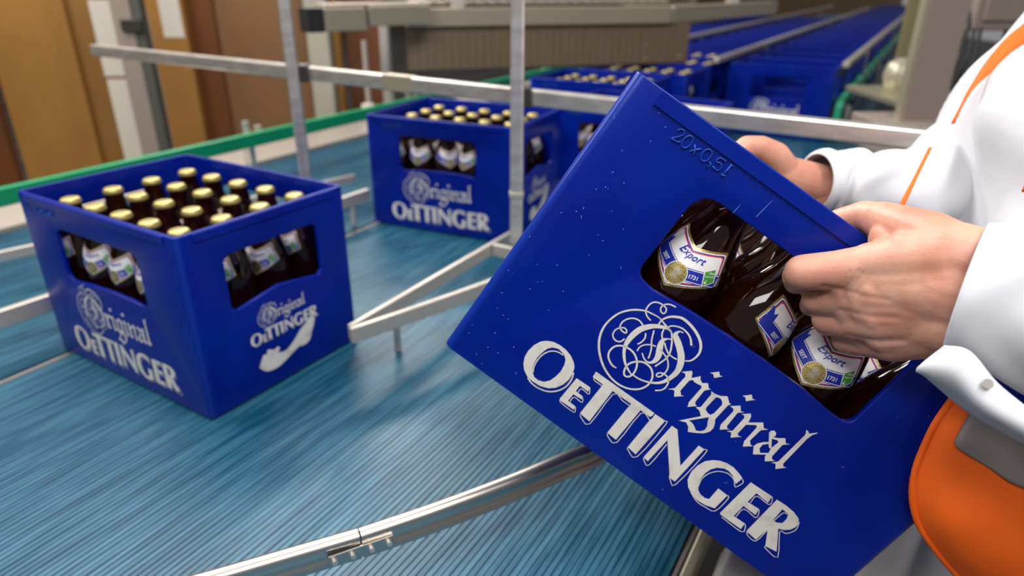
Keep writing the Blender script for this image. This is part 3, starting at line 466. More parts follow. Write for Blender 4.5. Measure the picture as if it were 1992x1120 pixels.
# crates behind
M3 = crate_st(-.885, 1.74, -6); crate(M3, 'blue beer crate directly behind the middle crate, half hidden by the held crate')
fill_crate(M3, 'crate behind the middle one', 'bottles in the crate behind the middle one', rows=2)
M4 = crate_st(-1.185, 2.17, 2); crate(M4, 'blue beer crate with its rim just above the cross bar, right of the front post')
fill_crate(M4, 'crate above cross bar', 'bottles in the crate above the cross bar', rows=4)
M5 = crate_st(-1.15, 2.52, 1.5); crate(M5, 'blue beer crate behind the top corner of the held crate, ahead of the left-hand queue')
fill_crate(M5, 'crate behind held crate top', 'bottles in the crate behind the top corner of the held crate', rows=4)
# two queues going away
def proto_far():
    return crate(crate_st(-.705, 3.03), 'front crate of the right-hand queue, dark blue end facing the cross bar', 'blue crates in the right-hand queue', emb=False)
def ordn(n): return ['front', 'second', 'third', 'fourth', 'fifth', 'sixth', 'seventh', 'eighth', 'ninth', 'tenth', 'eleventh', 'twelfth', 'thirteenth', 'fourteenth', 'fifteenth', 'sixteenth', 'seventeenth', 'eighteenth', 'nineteenth', 'twentieth', 'twenty-first', 'twenty-second', 'twenty-third', 'twenty-fourth', 'twenty-fifth', 'twenty-sixth', 'twenty-seventh', 'twenty-eighth'][n]
pf = proto_far()
for k in range(1, 28):
    c = copy_tree(pf); c.matrix_world = crate_st(-.705 + .008 * math.sin(k * 2.1), 3.03 + .318 * k, .8 * math.sin(k * 1.7)); c['label'] = 'blue crate, %s in the right-hand queue counted from the cross bar' % ordn(k)
for k in range(0, 14):
    c = copy_tree(pf); c.matrix_world = crate_st(-1.165 + .006 * math.sin(k * 1.3), 2.88 + .32 * k, 1.0 * math.sin(k * 2.3)); c['label'] = 'blue crate, %s in the left-hand queue counted from the cross bar' % ordn(k); c['group'] = 'blue crates in the left-hand queue'
for k in range(0, 11):
    c = copy_tree(pf); c.matrix_world = crate_st(-1.64 + .006 * math.sin(k * 1.9), 3.75 + .32 * k, 1.0 * math.sin(k * 1.1)); c['label'] = 'blue crate, %s in the outer queue nearest the green guide rail' % ordn(k); c['group'] = 'blue crates in the outer queue'
for k in range(2):
    fill_crate(crate_st(-1.165, 2.88 + .32 * k), '%s crate of left queue' % ordn(k), 'bottles in the left-hand queue', rows=4)
# ---------------------------------------------------------------- background
root = empty('guide_rail', 'pale green plastic guide rail on the right side of the crate queue', 'rail', st(-.25, 3, 0)); off = -root.location
bm = bmesh.new(); sweep(bm, [p + off for p in (st(-.245, 2.86, .17), st(-.262, 3.1, .17), st(-.265, 6, .17), st(-.265, 13, .17))], [(-.012, -.05), (.012, -.05), (.012, 0), (-.012, 0)]); tobj(bm, 'green_strip', mat('pale_green_plastic', (0.03, .36, .2), .4), root, bevel=.003)
for t in (3.2, 5, 8, 11):
    bm = bmesh.new(); box(bm, st(-.238, t, .065) + off, (.02, .02, .125), RST); tobj(bm, 'bracket', M_STEEL2, root)
for s_, lab, t0 in ((-.732, 'steel lane guide lying along the tops between the two nearer crate queues', 2.9), (-.262, 'steel lane guide along the right side of the right-hand crate queue', 3.0), (-1.19, 'steel lane guide between the left-hand and outer crate queues', 3.3)):
    root = empty('guide_rail', lab, 'rail', st(s_, t0, 0)); off = -root.location
    bm = bmesh.new(); sweep(bm, [st(s_, t, .315) + off for t in (t0, t0 + 2, t0 + 7)], [(-.012, -.02), (.012, -.02), (.012, 0), (-.012, 0)]); tobj(bm, 'bar', M_STEEL2, root, bevel=.003)
    for t in (t0 + 1.0, t0 + 3.5, t0 + 6): bm = bmesh.new(); cyl(bm, st(s_, t, .002) + off, st(s_, t, .296) + off, .005); tobj(bm, 'support_pin', M_STEEL2, root)
# overhead machine : beam, curtain of perforated sheet, gripper plates
def beam(bm, a, b, h, w, z):   # z = underside
    a, b = Vector((a[0], a[1], 0)), Vector((b[0], b[1], 0)); dv = (b - a).normalized(); R = Matrix((dv, Vector((0, 0, 1)).cross(dv), Vector((0, 0, 1)))).transposed()
    box(bm, (a + b) / 2 + Vector((0, 0, z + h / 2)), ((b - a).length, w, h), R); return R
Q = [(-.66, 2.30), (-.40, 2.50), (-.385, 2.62), (.62, 2.93), (1.32, 3.75)]
root = empty('overhead_machine_beam', 'khaki steel beam with black end cap crossing the top of the picture', 'machine', (-.4, 2.5, .44)); off = -root.location
def bpart(nm, a, b, h, w, z, m_, bev=.003):
    bm = bmesh.new(); beam(bm, (a[0] + off.x, a[1] + off.y), (b[0] + off.x, b[1] + off.y), h, w, z + off.z); return tobj(bm, nm, m_, root, bevel=bev)
lerp = lambda a, b, t: (a[0] + (b[0] - a[0]) * t, a[1] + (b[1] - a[1]) * t)
p = bpart('end_cap', Q[0], lerp(Q[0], Q[1], .17), .072, .07, .443, M_BLACK); p['label'] = 'black end cap'
bpart('box_section', lerp(Q[0], Q[1], .175), lerp(Q[0], Q[1], .62), .070, .066, .444, M_WARM)
bpart('box_section', lerp(Q[0], Q[1], .66), (-.30, 2.56), .062, .062, .455, M_WARM)
bpart('top_plate', (-.62, 2.36), (-.30, 2.60), .008, .075, .518, M_STEEL2)
bpart('long_beam', Q[2], Q[3], .062, .05, .442, M_WARM); bpart('long_beam', Q[3], Q[4], .062, .05, .442, M_WARM)
bpart('top_rail', (Q[2][0], Q[2][1] + .06), (Q[3][0], Q[3][1] + .06), .016, .03, .512, M_STEEL2)
n = 22
for i in range(n):
    a = lerp((-.34, 2.66), (.66, 2.97), i / n); b = lerp((-.34, 2.66), (.66, 2.97), (i + .62) / n)
    p = bpart('chain_plate', a, b, .05, .02, .53, M_PAPER, .006)
# posts that carry the beam
for x, y in ((-.2, 2.68), (1.0, 3.38)):
    bm = bmesh.new(); box(bm, Vector((x, y, .95)) + off, (.05, .05, .9)); tobj(bm, 'hanger', M_STEEL2, root)
# curtain
M_PERF = mat('perforated_sheet', (0.22, 0.155, 0.09), 0.55, 0.3)
def perf(m):
    nt = m.node_tree; b = nt.nodes['Principled BSDF']; out = nt.nodes['Material Output']
    tc = nd(m, 'ShaderNodeTexCoord'); vo = nd(m, 'ShaderNodeTexVoronoi'); vo.inputs['Scale'].default_value = 110; vo.inputs['Randomness'].default_value = 0
    gt = nd(m, 'ShaderNodeMath', operation='LESS_THAN'); gt.inputs[1].default_value = .30
    tr = nd(m, 'ShaderNodeBsdfTransparent'); mx = nd(m, 'ShaderNodeMixShader')
    lk(m, tc.outputs['Object'], vo.inputs['Vector']); lk(m, vo.outputs['Distance'], gt.inputs[0]); lk(m, gt.outputs[0], mx.inputs[0]); lk(m, b.outputs[0], mx.inputs[1]); lk(m, tr.outputs[0], mx.inputs[2]); lk(m, mx.outputs[0], out.inputs['Surface'])
perf(M_PERF)
root = empty('perforated_curtain', 'brown perforated metal guard hanging under the khaki beam', 'machine guard', (.2, 2.75, .29)); off = -root.location
bm = bmesh.new(); beam(bm, (Q[2][0] + off.x, Q[2][1] - .0 + off.y), (.72 + off.x, 2.961 + off.y), .154, .002, .288 + off.z); tobj(bm, 'sheet', M_PERF, root)
bm = bmesh.new(); beam(bm, (Q[2][0] + off.x, Q[2][1] - .001 + off.y), (.72 + off.x, 2.960 + off.y), .006, .006, .285 + off.z); tobj(bm, 'hem_strip', M_DARK, root)
for i in range(12):
    a = lerp((-.30, 2.72), (.68, 3.02), i / 11); root = empty('gripper_head', 'grey gripper cup behind the brown perforated guard, %s from its left end' % (ORD + ('sixth', 'seventh', 'eighth', 'ninth', 'tenth', 'eleventh', 'twelfth'))[i], 'machine part', (a[0], a[1], .44), group='grippers behind the perforated guard')
    bm = bmesh.new(); lathe(bm, [(.006, .06), (.006, .0), (.022, -.005), (.024, -.09), (.017, -.1)], 14); tobj(bm, 'cup', M_STEEL2, root, smooth=.7)
# brown panels at the left
def slab(name, label, cat, x0, x1, y, z0, z1, m_, th=.06, bev=.006, parts=()):
    root = empty(name, label, cat, ((x0 + x1) / 2, y, z0)); bm = bmesh.new(); box(bm, (0, th / 2, (z1 - z0) / 2), (x1 - x0, th, z1 - z0)); tobj(bm, 'board', m_, root, bevel=bev); return root
PXX = lambda px, y: (px - 996) * .000697 * y
def panel(label, p0, p1, y, m_, **k): return slab('brown_panel', label, 'panel', PXX(p0, y), PXX(p1, y), y, FZ, 1.5, m_, **k)
panel('widest brown board panel at the far left behind the green rail', -48, 120, 3.6, M_BR1)
panel('narrow darker brown board right of the widest left panel, white strips on it', 122, 262, 3.63, wood('mid_brown_board', (.25, .12, .025), (.17, .08, .015)))
panel('brown board just right of the steel column, small paper note on it', 266, 352, 3.6, M_BR1)
panel('deep red-brown narrow board between two lighter panels', 354, 412, 3.66, M_BR2)
panel('dusky brown panel left of the first steel post', 414, 588, 3.6, M_BR3)
panel('thin brown board right of the pale grey column', 638, 652, 3.5, M_BR1)
panel('dark brown panel under the black-capped beam', 664, 736, 3.55, M_BR2)
panel('dark brown board cut by the left picture edge', -260, -70, 3.75, M_BR2)
def upright(name, label, cat, px, w, y, m_, z0=FZ, z1=1.4, d=.06):
    root = empty(name, label, cat, (PXX(px, y), y, z0)); bm = bmesh.new(); box(bm, (0, 0, (z1 - z0) / 2), (w, d, z1 - z0)); tobj(bm, 'column', m_, root, bevel=.004); return root
upright('machine_column', 'pale grey column between the first steel post and the thin brown board', 'column', 612, .10, 3.4, mat('pale_grey_paint', (.36, .34, .28), .7))
r_ = upright('machine_column', 'steel column with a dark groove in front of the white strips', 'column', 236, .085, 3.2, mat('beige_steel', (.34, .28, .24), .5, .3))
bm = bmesh.new(); box(bm, (.058, -.0, 1.08), (.055, .05, 2.1)); o_ = tobj(bm, 'dark_channel', mat('slate_steel', (.10, .10, .09), .5, .3), r_); o_['label'] = 'dark grey channel'
bm = bmesh.new(); box(bm, (.04, -.035, 1.16), (.09, .02, .05)); tobj(bm, 'clamp', M_DARK, r_, bevel=.003)
def paper(label, px0, px1, zt, zb, y):
    bm = bmesh.new(); x0, x1 = PXX(px0, y), PXX(px1, y); box(bm, (0, 0, 0), (x1 - x0, .002, zt - zb)); tag(tobj(bm, 'paper_sheet', M_PAPER, loc=((x0 + x1) / 2, y - .0012, (zt + zb) / 2)), label, 'paper')
paper('upper long white strip on the brown board behind the steel column', 170, 232, .50, .14, 3.63)
paper('lower long white strip on the brown board, ending at the green rail', 172, 226, .125, -.32, 3.63)
paper('narrow white strip just right of the steel column', 262, 281, .47, -.3, 3.6)
paper('small upright paper note at the top left of the picture', 306, 346, .515, .33, 3.6)
root = empty('thin_rod', 'thin steel rod with pale knob left of the dark brown panel', 'rod', (PXX(700, 3.2), 3.2, FZ)); bm = bmesh.new(); cyl(bm, (0, 0, 0), (0, 0, 1.1), .012); tobj(bm, 'rod', M_STEEL2, root); bm = bmesh.new(); cyl(bm, (0, -.02, .79), (0, -.02, .83), .03); tobj(bm, 'knob', M_PAPER, root, bevel=.006)
upright('machine_column', 'slim grey column at the left end of the perforated guard', 'column', 742, .035, 2.9, M_STEEL2, z1=.44)
# right hand machinery
root = empty('support_upright', 'broad grey-brown steel upright with foot box at right, behind the white coat', 'upright', (1.12, 1.95, FZ)); off = -root.location
bm = bmesh.new(); box(bm, Vector((1.135, 1.93, .3)) + off, (.108, .03, 2.1)); tobj(bm, 'upright', M_MAUVE, root, bevel=.004)
bm = bmesh.new(); box(bm, Vector((1.070, 1.92, .3)) + off, (.012, .03, 2.1)); tobj(bm, 'side_channel', M_WARM, root)
bm = bmesh.new(); box(bm, Vector((1.13, 1.9, .205)) + off, (.26, .3, .085)); tobj(bm, 'foot_box', M_MAUVE, root, bevel=.006)
for dx in (-.06, -.03, .0, .03):
    bm = bmesh.new(); p = Vector((1.10 + dx, 1.76, .25)) + off; cyl(bm, p, p + Vector((0, 0, .012)), .008, 6); tobj(bm, 'bolt', M_STEEL, root)
bm = bmesh.new(); box(bm, Vector((1.13, 1.95, -.3)) + off, (.10, .10, .92)); tobj(bm, 'pedestal', M_DARK, root)
def blob(name, label, cat, loc, builder, m_, **k):
    bm = bmesh.new(); builder(bm); return tag(tobj(bm, name, m_, loc=loc, **k), label, cat)
root = empty('control_cabinet', 'grey-brown steel cabinet in the top right corner behind the shoulder', 'cabinet', (1.72, 2.45, FZ))
bm = bmesh.new(); box(bm, (0, .1, 1.62), (.42, .3, .84)); tobj(bm, 'body', M_MAUVE, root, bevel=.006); bm = bmesh.new(); box(bm, (0, -.055, 1.62), (.37, .01, .78)); tobj(bm, 'door', M_MAUVE, root, bevel=.003)
bm = bmesh.new(); box(bm, (.1, .15, .6), (.08, .08, 1.2)); tobj(bm, 'stand', M_DARK, root)
root = empty('drive_unit', 'dark machine drive with cables under the corner cabinet, beside the orange vest edge', 'machine', (1.58, 2.5, FZ))
bm = bmesh.new(); box(bm, (.02, .05, .5), (.4, .3, 1.0)); tobj(bm, 'base', M_DARK, root, bevel=.01)
bm = bmesh.new(); cyl(bm, (.05, -.1, 1.10), (.25, -.1, 1.12), .05, 20); tobj(bm, 'motor', M_BLACK, root, smooth=.7)
bm = bmesh.new(); cyl(bm, (-.02, -.14, .98), (-.02, -.14, 1.09), .035, 16); tobj(bm, 'pale_housing', mat('pale_housing', (.42, .44, .48), .4), root, smooth=.7)
for i in range(4):
    bm = bmesh.new(); pth = smooth_path([(-.16 + .03 * i, -.1, .95), (-.15 + .03 * i, -.14, 1.08), (-.10 + .02 * i, -.1, 1.2), (-.08 + .03 * i, 0, 1.35)], 4)
    for a, b in zip(pth, pth[1:]): cyl(bm, a, b, .006, 8)
    tobj(bm, 'cable', M_BLACK, root)
root = empty('pipe_valve', 'round pale valve body between the crate queue and the grey upright', 'valve', (1.34, 2.45, FZ))
bm = bmesh.new(); lathe(bm, [(.03, .995), (.048, 1.01), (.058, 1.05), (.048, 1.09), (.02, 1.108)], 20); tobj(bm, 'body', mat('cream_enamel', (.42, .39, .29), .35, .3), root, smooth=.9)
bm = bmesh.new(); cyl(bm, (0, 0, .9), (0, 0, 1.01), .03); cyl(bm, (0, 0, .2), (0, 0, .92), .045); tobj(bm, 'stem', M_WARM, root, smooth=.7)
bm = bmesh.new(); cyl(bm, (-.06, -.05, .98), (.09, -.03, .98), .028); tobj(bm, 'flange', M_STEEL, root, smooth=.7)
root = empty('drip_tray', 'yellowish steel tray with a bright glint right of the green rail end', 'tray', (1.30, 2.32, FZ))
bm = bmesh.new(); box(bm, (.02, .02, 1.0), (.26, .36, .02)); tobj(bm, 'tray_top', mat('yellowish_steel', (.5, .46, .3), .3, .7), root, bevel=.004)
bm = bmesh.new(); cyl(bm, (.05, -.1, 1.01), (.05, -.1, 1.05), .035, 20, 0, .02); tobj(bm, 'knob', M_STEEL, root, smooth=.8)
for dx, dy in ((.07, -.13), (.14, -.13), (.13, .12), (.14, .17)):
    bm = bmesh.new(); box(bm, (dx, dy, .495), (.03, .03, .99)); tobj(bm, 'leg', M_DARK, root)
blob('machine_housing', 'warm brown machine housing at the top edge behind the crate queues', 'machine', (1.15, 5.6, FZ), lambda bm: (box(bm, (0, .3, 1.55), (.5, .5, .8)), box(bm, (.0, .03, 1.32), (.34, .06, .2))), mat('olive_brown_paint', (.3, .24, .15), .6), bevel=.01)
blob('machine_housing', 'olive housing between the far end of the right queue and the grey upright', 'machine', (1.68, 3.0, FZ), lambda bm: (box(bm, (0, 0, .7), (.13, .5, 1.4), RST), box(bm, (-.02, -.24, 1.15), (.09, .05, .12))), mat('olive_paint', (.16, .14, .06), .6), bevel=.01)
# steel bracket at the lower right under the held crate
root = empty('drive_bracket', 'shiny rounded steel bracket below the bottom edge of the held crate', 'bracket', (.26, .53, FZ)); off = -root.location
bm = bmesh.new()
def rb(c, s, r):
    return [Vector((c[0] + a, c[1] + b, 0)) for a, b in rrect(-s[0] / 2, s[0] / 2, -s[1] / 2, s[1] / 2, r)]
c0 = Vector((.268, .522, 0)) + off
L0 = []
for z, k in ((-.09, 0), (.012, 0), (.022, .003), (.028, .009), (.030, .018)):
    L0.append([RST @ (Vector((p[0], p[1], 0))) + Vector((c0.x, c0.y, z + off.z)) for p in rrect(-.055 + k, .055 - k, -.05 + k, .05 - k, .022 - k * .7)])
loft(bm, L0); tobj(bm, 'rounded_cover', M_STEEL, root, smooth=.9)
bm = bmesh.new(); cyl(bm, Vector((.245, .47, -.02)) + off, Vector((.245, .47, -.4)) + off, .012); tobj(bm, 'rod', M_WARM, root, smooth=.9)
bm = bmesh.new(); box(bm, Vector((.27, .53, -.42)) + off, (.09, .09, .66), RST); tobj(bm, 'column', M_DARK, root)
# ---------------------------------------------------------------- person
def capsule(bm, chain, seg=20):
    """tapered round chain: list of (point, radius); closed blobs joined later by a voxel remesh"""
    for (p0, r0), (p1, r1) in zip(chain, chain[1:]):
        p0, p1 = Vector(p0), Vector(p1); d = p1 - p0; L = d.length; q = d.to_track_quat('Z', 'Y').to_matrix(); prof = []
        for k in range(5): a = PI / 2 * k / 5; prof.append((max(r0 * math.sin(a), 1e-4), -r0 * math.cos(a)))
        prof.append((r0, 0)); prof.append((r1, L))
        for k in range(4, -1, -1): a = PI / 2 * k / 5; prof.append((max(r1 * math.sin(a), 1e-4), L + r1 * math.cos(a)))
        lathe(bm, prof, seg, p0, 0, q)
def ell(bm, c, r, R=None):
    M = Matrix.Diagonal((r[0], r[1], r[2])); M = (R @ M) if R else M
    lathe(bm, [(max(math.sin(PI * k / 12), 1e-3), -math.cos(PI * k / 12)) for k in range(13)], 20, c, 0, M)
def remesh(bm, voxel, it, fac=.5):
    bmesh.ops.recalc_face_normals(bm, faces=bm.faces[:]); me = bpy.data.meshes.new('t'); bm.to_mesh(me); bm.free()
    o = bpy.data.objects.new('t', me); COL.objects.link(o)
    r = o.modifiers.new('r', 'REMESH'); r.mode = 'VOXEL'; r.voxel_size = voxel; r.use_smooth_shade = True
    s = o.modifiers.new('s', 'SMOOTH'); s.iterations = it; s.factor = fac
    res = evalmesh(o); bpy.data.objects.remove(o); return res
H = lambda u, n, v: MH @ Vector((u * .001, n * .001, v * .001))       # millimetres on the held crate: along, into, up
def hand_near():
    bm = bmesh.new(); C = lambda *ch: capsule(bm, [(H(*p[:3]), p[3] * .001) for p in ch])
    # wrist and back of the hand, one smooth slab
    C((290, -78, 318, 26), (249, -60, 304, 25), (236, -45, 290, 22)); C((312, -84, 292, 26), (278, -64, 272, 25), (268, -48, 256, 20)); C((300, -82, 305, 29), (264, -64, 288, 29), (244, -46, 268, 21))
    for a, b in (((249, -60, 302, 25), (222, -34, 270, 17)), ((258, -62, 294, 27), (231, -38, 263, 17)), ((264, -62, 288, 27), (238, -41, 256, 17)), ((268, -62, 284, 26), (246, -42, 249, 17)), ((272, -62, 280, 25), (254, -41, 243, 16.5)), ((276, -62, 274, 23), (263, -39, 238, 16)), ((280, -62, 268, 21), (271, -37, 235, 15))): C(a, b)
    # index, middle, ring, little finger: knuckle, bent joint, then in through the handle hole and up behind the bar
    C((224, -34, 270, 17), (208, -27, 252, 15), (192, -22, 236.5, 13.8)); C((192, -22, 236.5, 12.5), (194, -8, 230, 10), (204, 11, 224, 9), (207, 22, 240, 8))
    C((240, -41, 256, 17), (230, -24, 240, 14.5), (219, -8, 226, 12)); C((219, -8, 226, 11.5), (226, 12, 217, 9.2), (230, 23, 234, 8))
    C((254, -41, 243, 16.5), (247, -23, 230, 14.5), (237, -5, 217, 11.8)); C((237, -5, 217, 11), (247, 14, 211, 9), (252, 23, 229, 8))
    C((271, -37, 235, 15), (267, -20, 225, 13), (259, -4, 213, 10.8)); C((259, -4, 213, 10), (269, 14, 209, 8.2), (273, 22, 225, 7.5))
    C((214, -26, 254, 13), (231, -25, 240, 14), (248, -23, 230, 13.5), (265, -21, 226, 12)); C((220, -32, 262, 15), (238, -36, 248, 16), (256, -35, 238, 15), (268, -32, 232, 13))
    for p, r in (((233, -44, 257), 13), ((248, -45, 244), 12.5), ((263, -42, 235), 11.5)): ell(bm, H(*p), (r * .001,) * 3)
    # thumb over the rim
    C((249, -60, 305, 23), (236, -42, 306, 20), (228, -20, 303, 17.5), (219, 2, 300, 15)); C((219, 2, 300, 14), (211, 16, 296, 12), (202, 25, 282, 10.5))
    C((236, -38, 292, 17), (224, -18, 291, 13.5))
    me = remesh(bm, .0013, 12)
    # skin creases : across the index joint, between index and back of the hand, over the wrist
    Hn = H(0, -1, 0) - H(0, 0, 0); Hn.normalize()
    cr = [([(217, 246), (213, 262)], .9, 1.3), ([(220, 244), (216, 262)], .7, 1.2), ([(224, 244), (221, 260)], .6, 1.2), ([(213, 248), (210, 258)], .5, 1.1),
          ([(206, 238), (216, 244), (226, 250)], 1.4, 2.2), ([(226, 250), (236, 258)], .6, 2.0), ([(228, 232), (240, 243), (248, 252)], 1.4, 2.6), ([(246, 220), (257, 232), (264, 242)], 1.3, 2.6), ([(268, 300), (262, 276)], .35, 2.0), ([(276, 302), (270, 276)], .3, 1.8)]
    MI = MH.inverted()
    for v in me.vertices:
        q = MI @ v.co; u, w_ = q.x * 1000, q.z * 1000
        if q.y > -.012: continue
        s = 0
        for pts, dp, sg in cr:
            for (a0, b0), (a1, b1) in zip(pts, pts[1:]):
                L2 = (a1 - a0) ** 2 + (b1 - b0) ** 2; t = max(0, min(1, ((u - a0) * (a1 - a0) + (w_ - b0) * (b1 - b0)) / L2)); d2 = (u - a0 - t * (a1 - a0)) ** 2 + (w_ - b0 - t * (b1 - b0)) ** 2
                if d2 < 30: s = max(s, dp * math.exp(-d2 / (sg * sg)))
        v.co -= Hn * s * .001
    return me
def hand_far():
    bm = bmesh.new(); C = lambda *ch: capsule(bm, [(H(*p[:3]), p[3] * .001) for p in ch])
    C((262, 338, 312, 24), (232, 328, 300, 24), (205, 318, 292, 22)); C((270, 345, 290, 24), (240, 335, 275, 24), (215, 328, 262, 20))
    C((205, 318, 294, 20), (182, 305, 302, 17), (162, 299, 300, 14.5)); C((162, 299, 300, 14.5), (147, 293, 292, 13), (140, 286, 276, 11))
    for k, (u, v) in enumerate(((182, 268), (200, 256), (216, 246), (232, 238))):
        C((u + 18, 335, v + 8, 17), (u - 8, 333, v - 14, 13.5), (u - 18, 322, v - 26, 12)); C((u - 18, 322, v - 26, 11), (u - 14, 298, v - 34, 9), (u - 10, 288, v - 18, 8))
    return remesh(bm, .0018, 6)
person = empty('person', 'person in white coat and orange vest holding the tilted blue crate with both hands', 'person', (.72, .62, FZ))
poff = -person.location
SH_N, EL_N, WR_N = Vector((.74, .36, .63)), Vector((.60, .27, .38)), H(300, -82, 304)
SH_F, EL_F, WR_F = Vector((.74, .88, .64)), Vector((.60, .87, .38)), H(262, 338, 302)
bm = bmesh.new()
capsule(bm, [((.72, .62, .02), .15), ((.70, .62, .25), .135), ((.73, .63, .50), .135), ((.76, .63, .62), .10)], 24)
capsule(bm, [((.72, .52, .0), .11), ((.74, .5, .5), .12), ((.76, .45, .60), .075)], 24); capsule(bm, [((.72, .72, .0), .11), ((.74, .76, .5), .12), ((.75, .83, .60), .075)], 24)
capsule(bm, [((.76, .63, .6), .06), ((.73, .63, .76), .055)]); ell(bm, (.70, .63, .86), (.095, .075, .12)); capsule(bm, [((.625, .63, .81), .035), ((.64, .63, .79), .04)])
capsule(bm, [((.607, .63, .875), .012), ((.592, .63, .845), .014)])
for s in (-1, 1): ell(bm, (.715, .63 + s * .078, .86), (.018, .01, .03)); ell(bm, (.622, .63 + s * .032, .885), (.016, .018, .012))
capsule(bm, [((.60, .63, .815), .009), ((.605, .645, .813), .007)]); capsule(bm, [((.60, .63, .815), .009), ((.605, .615, .813), .007)])
for s in (-1, 1):
    capsule(bm, [((.72, .62 + s * .09, .0), .095), ((.71, .62 + s * .1, -.34), .06), ((.73, .62 + s * .1, -.68), .042)]); capsule(bm, [((.74, .62 + s * .1, -.712), .036), ((.60, .62 + s * .11, -.72), .028)])
capsule(bm, [(SH_N, .062), (EL_N, .045), (WR_N, .029)]); capsule(bm, [(SH_F, .062), (EL_F, .045), (WR_F, .029)])
b1 = remesh(bm, .012, 4); h1 = hand_near(); h2 = hand_far()
bm = bmesh.new()
for me in (b1, h1, h2): bm.from_mesh(me)
for v in bm.verts: v.co += poff
me = bpy.data.meshes.new('body'); bm.to_mesh(me); bm.free()
link('body', me, person, mats=[M_SKIN], smooth=3.2)
bm = bmesh.new(); ell(bm, Vector((.72, .63, .895)) + poff, (.10, .083, .105)); tobj(bm, 'hair', M_HAIR, person, smooth=3.2)
def cloth(bm, grid, su=6, sv=6, th=.002, closed_u=False, mi=0):
    G = np.array([[list(p) for p in r] for r in grid], float); G = G
    def cr(A, n):
        A = np.asarray(A); P = np.concatenate([[2 * A[0] - A[1]], A, [2 * A[-1] - A[-2]]]); out = []
        for i in range(1, len(P) - 2):
            a, b, c, d = P[i - 1:i + 3]
            for k in range(n):
                t = k / n; out.append(.5 * (2 * b + (c - a) * t + (2 * a - 5 * b + 4 * c - d) * t * t + (3 * b - a - 3 * c + d) * t ** 3))
        out.append(A[-1]); return np.array(out)
    S = cr(G, su); S = np.array([cr(r, sv) for r in S]); n, m_ = S.shape[:2]
    # thickness along averaged normals
    du = np.gradient(S, axis=0); dv = np.gradient(S, axis=1); N = np.cross(du, dv); N /= (np.linalg.norm(N, axis=2, keepdims=True) + 1e-9)
    A = [[bm.verts.new(S[i, j] + N[i, j] * th / 2) for j in range(m_)] for i in range(n)]; B = [[bm.verts.new(S[i, j] - N[i, j] * th / 2) for j in range(m_)] for i in range(n)]
    F = lambda *v: setattr(bm.faces.new(v), 'material_index', mi)
    for i in range(n - 1):
        for j in range(m_ - 1): F(A[i][j], A[i + 1][j], A[i + 1][j + 1], A[i][j + 1]); F(B[i][j + 1], B[i + 1][j + 1], B[i + 1][j], B[i][j])
    for i in range(n - 1): F(A[i][0], B[i][0], B[i + 1][0], A[i + 1][0]); F(A[i + 1][-1], B[i + 1][-1], B[i][-1], A[i][-1])
    for j in range(m_ - 1): F(A[0][j + 1], B[0][j + 1], B[0][j], A[0][j]); F(A[-1][j], B[-1][j], B[-1][j + 1], A[-1][j + 1])
def fold(p, k=1.0):
    return k * (.010 * noise.noise(Vector((p.x * 7, p.y * 7, p.z * 5))) + .005 * noise.noise(Vector((p.x * 17 + 3, p.y * 17, p.z * 12))))
def sleeve(bm, path, rad, fk=1.0, seg=72, dirs=None, flat=1.0):
    P = smooth_path(path, 14); R = smooth_path([(r, 0, 0) for r in rad], 14); loops = []; inner = []; T0 = None
    for i, p in enumerate(P):
        t = (P[min(i + 1, len(P) - 1)] - P[max(i - 1, 0)]).normalized(); s = t.cross(Vector((0, 0, 1))).normalized(); u = s.cross(t); l = []; li = []
        tt = i / (len(P) - 1)
        for k in range(seg):
            a = 2 * PI * k / seg; d = s * math.cos(a) + u * math.sin(a) * flat; q = p + d * R[i].x
            w = fold(q, fk * min(1, tt * 6 + .15)) + fk * .0035 * math.sin(tt * 46 + 2.2 * math.sin(a + 1) + 3 * math.cos(a * 2)) * min(1, tt * 5)
            l.append(q + d * w); li.append(q + d * (w - .0022))
        loops.append(l); inner.append(li)
    loft(bm, inner[::-1] + loops, False)
# coat : torso, sleeves, cuff placket
bm = bmesh.new(); loops = []
TL = [(-.50, .66, .62, .17, .27), (-.3, .64, .62, .18, .27), (-.1, .62, .62, .19, .265), (.05, .625, .63, .185, .26), (.2, .65, .64, .17, .255), (.32, .66, .65, .165, .25), (.42, .675, .66, .165, .25), (.50, .70, .66, .165, .255), (.57, .725, .65, .15, .26), (.625, .745, .64, .12, .235), (.66, .76, .635, .085, .15), (.685, .765, .632, .068, .075)]
TP = smooth_path([(z, cx, cy) for z, cx, cy, a, b in TL], 6); TR = smooth_path([(a, b, 0) for z, cx, cy, a, b in TL], 6)
for c, r in zip(TP, TR):
    l = []
    for k in range(96):
        a = 2 * PI * k / 96; ca, sa = math.cos(a), math.sin(a); e = .85
        q = Vector((c.y + r.x * math.copysign(abs(ca) ** e, ca), c.z + r.y * math.copysign(abs(sa) ** e, sa), c.x)); d = Vector((ca, sa, 0))
        l.append(q + d * (fold(q, 3.4) + .011 * math.sin(a * 9 + q.z * 14) * (1 - min(1, max(0, (q.z - .45) * 6)))) + poff)
    loops.append(l)
loft(bm, loops, False)
o_ = lambda v: Vector(v) + poff
sleeve(bm, [o_(H(268, -66, 292)), o_(H(292, -80, 304)), o_((.38, .375, .402)), o_((.47, .325, .39)), o_((.58, .27, .40)), o_((.66, .30, .50)), o_((.73, .38, .62))], [.046, .049, .058, .066, .078, .085, .085], .8)
sleeve(bm, [o_((.362, .797, .378)), o_((.39, .803, .376)), o_((.45, .80, .364)), o_((.53, .83, .36)), o_((.61, .87, .40)), o_((.69, .89, .52)), o_((.75, .87, .60))], [.034, .040, .053, .064, .075, .076, .08], 1.1)
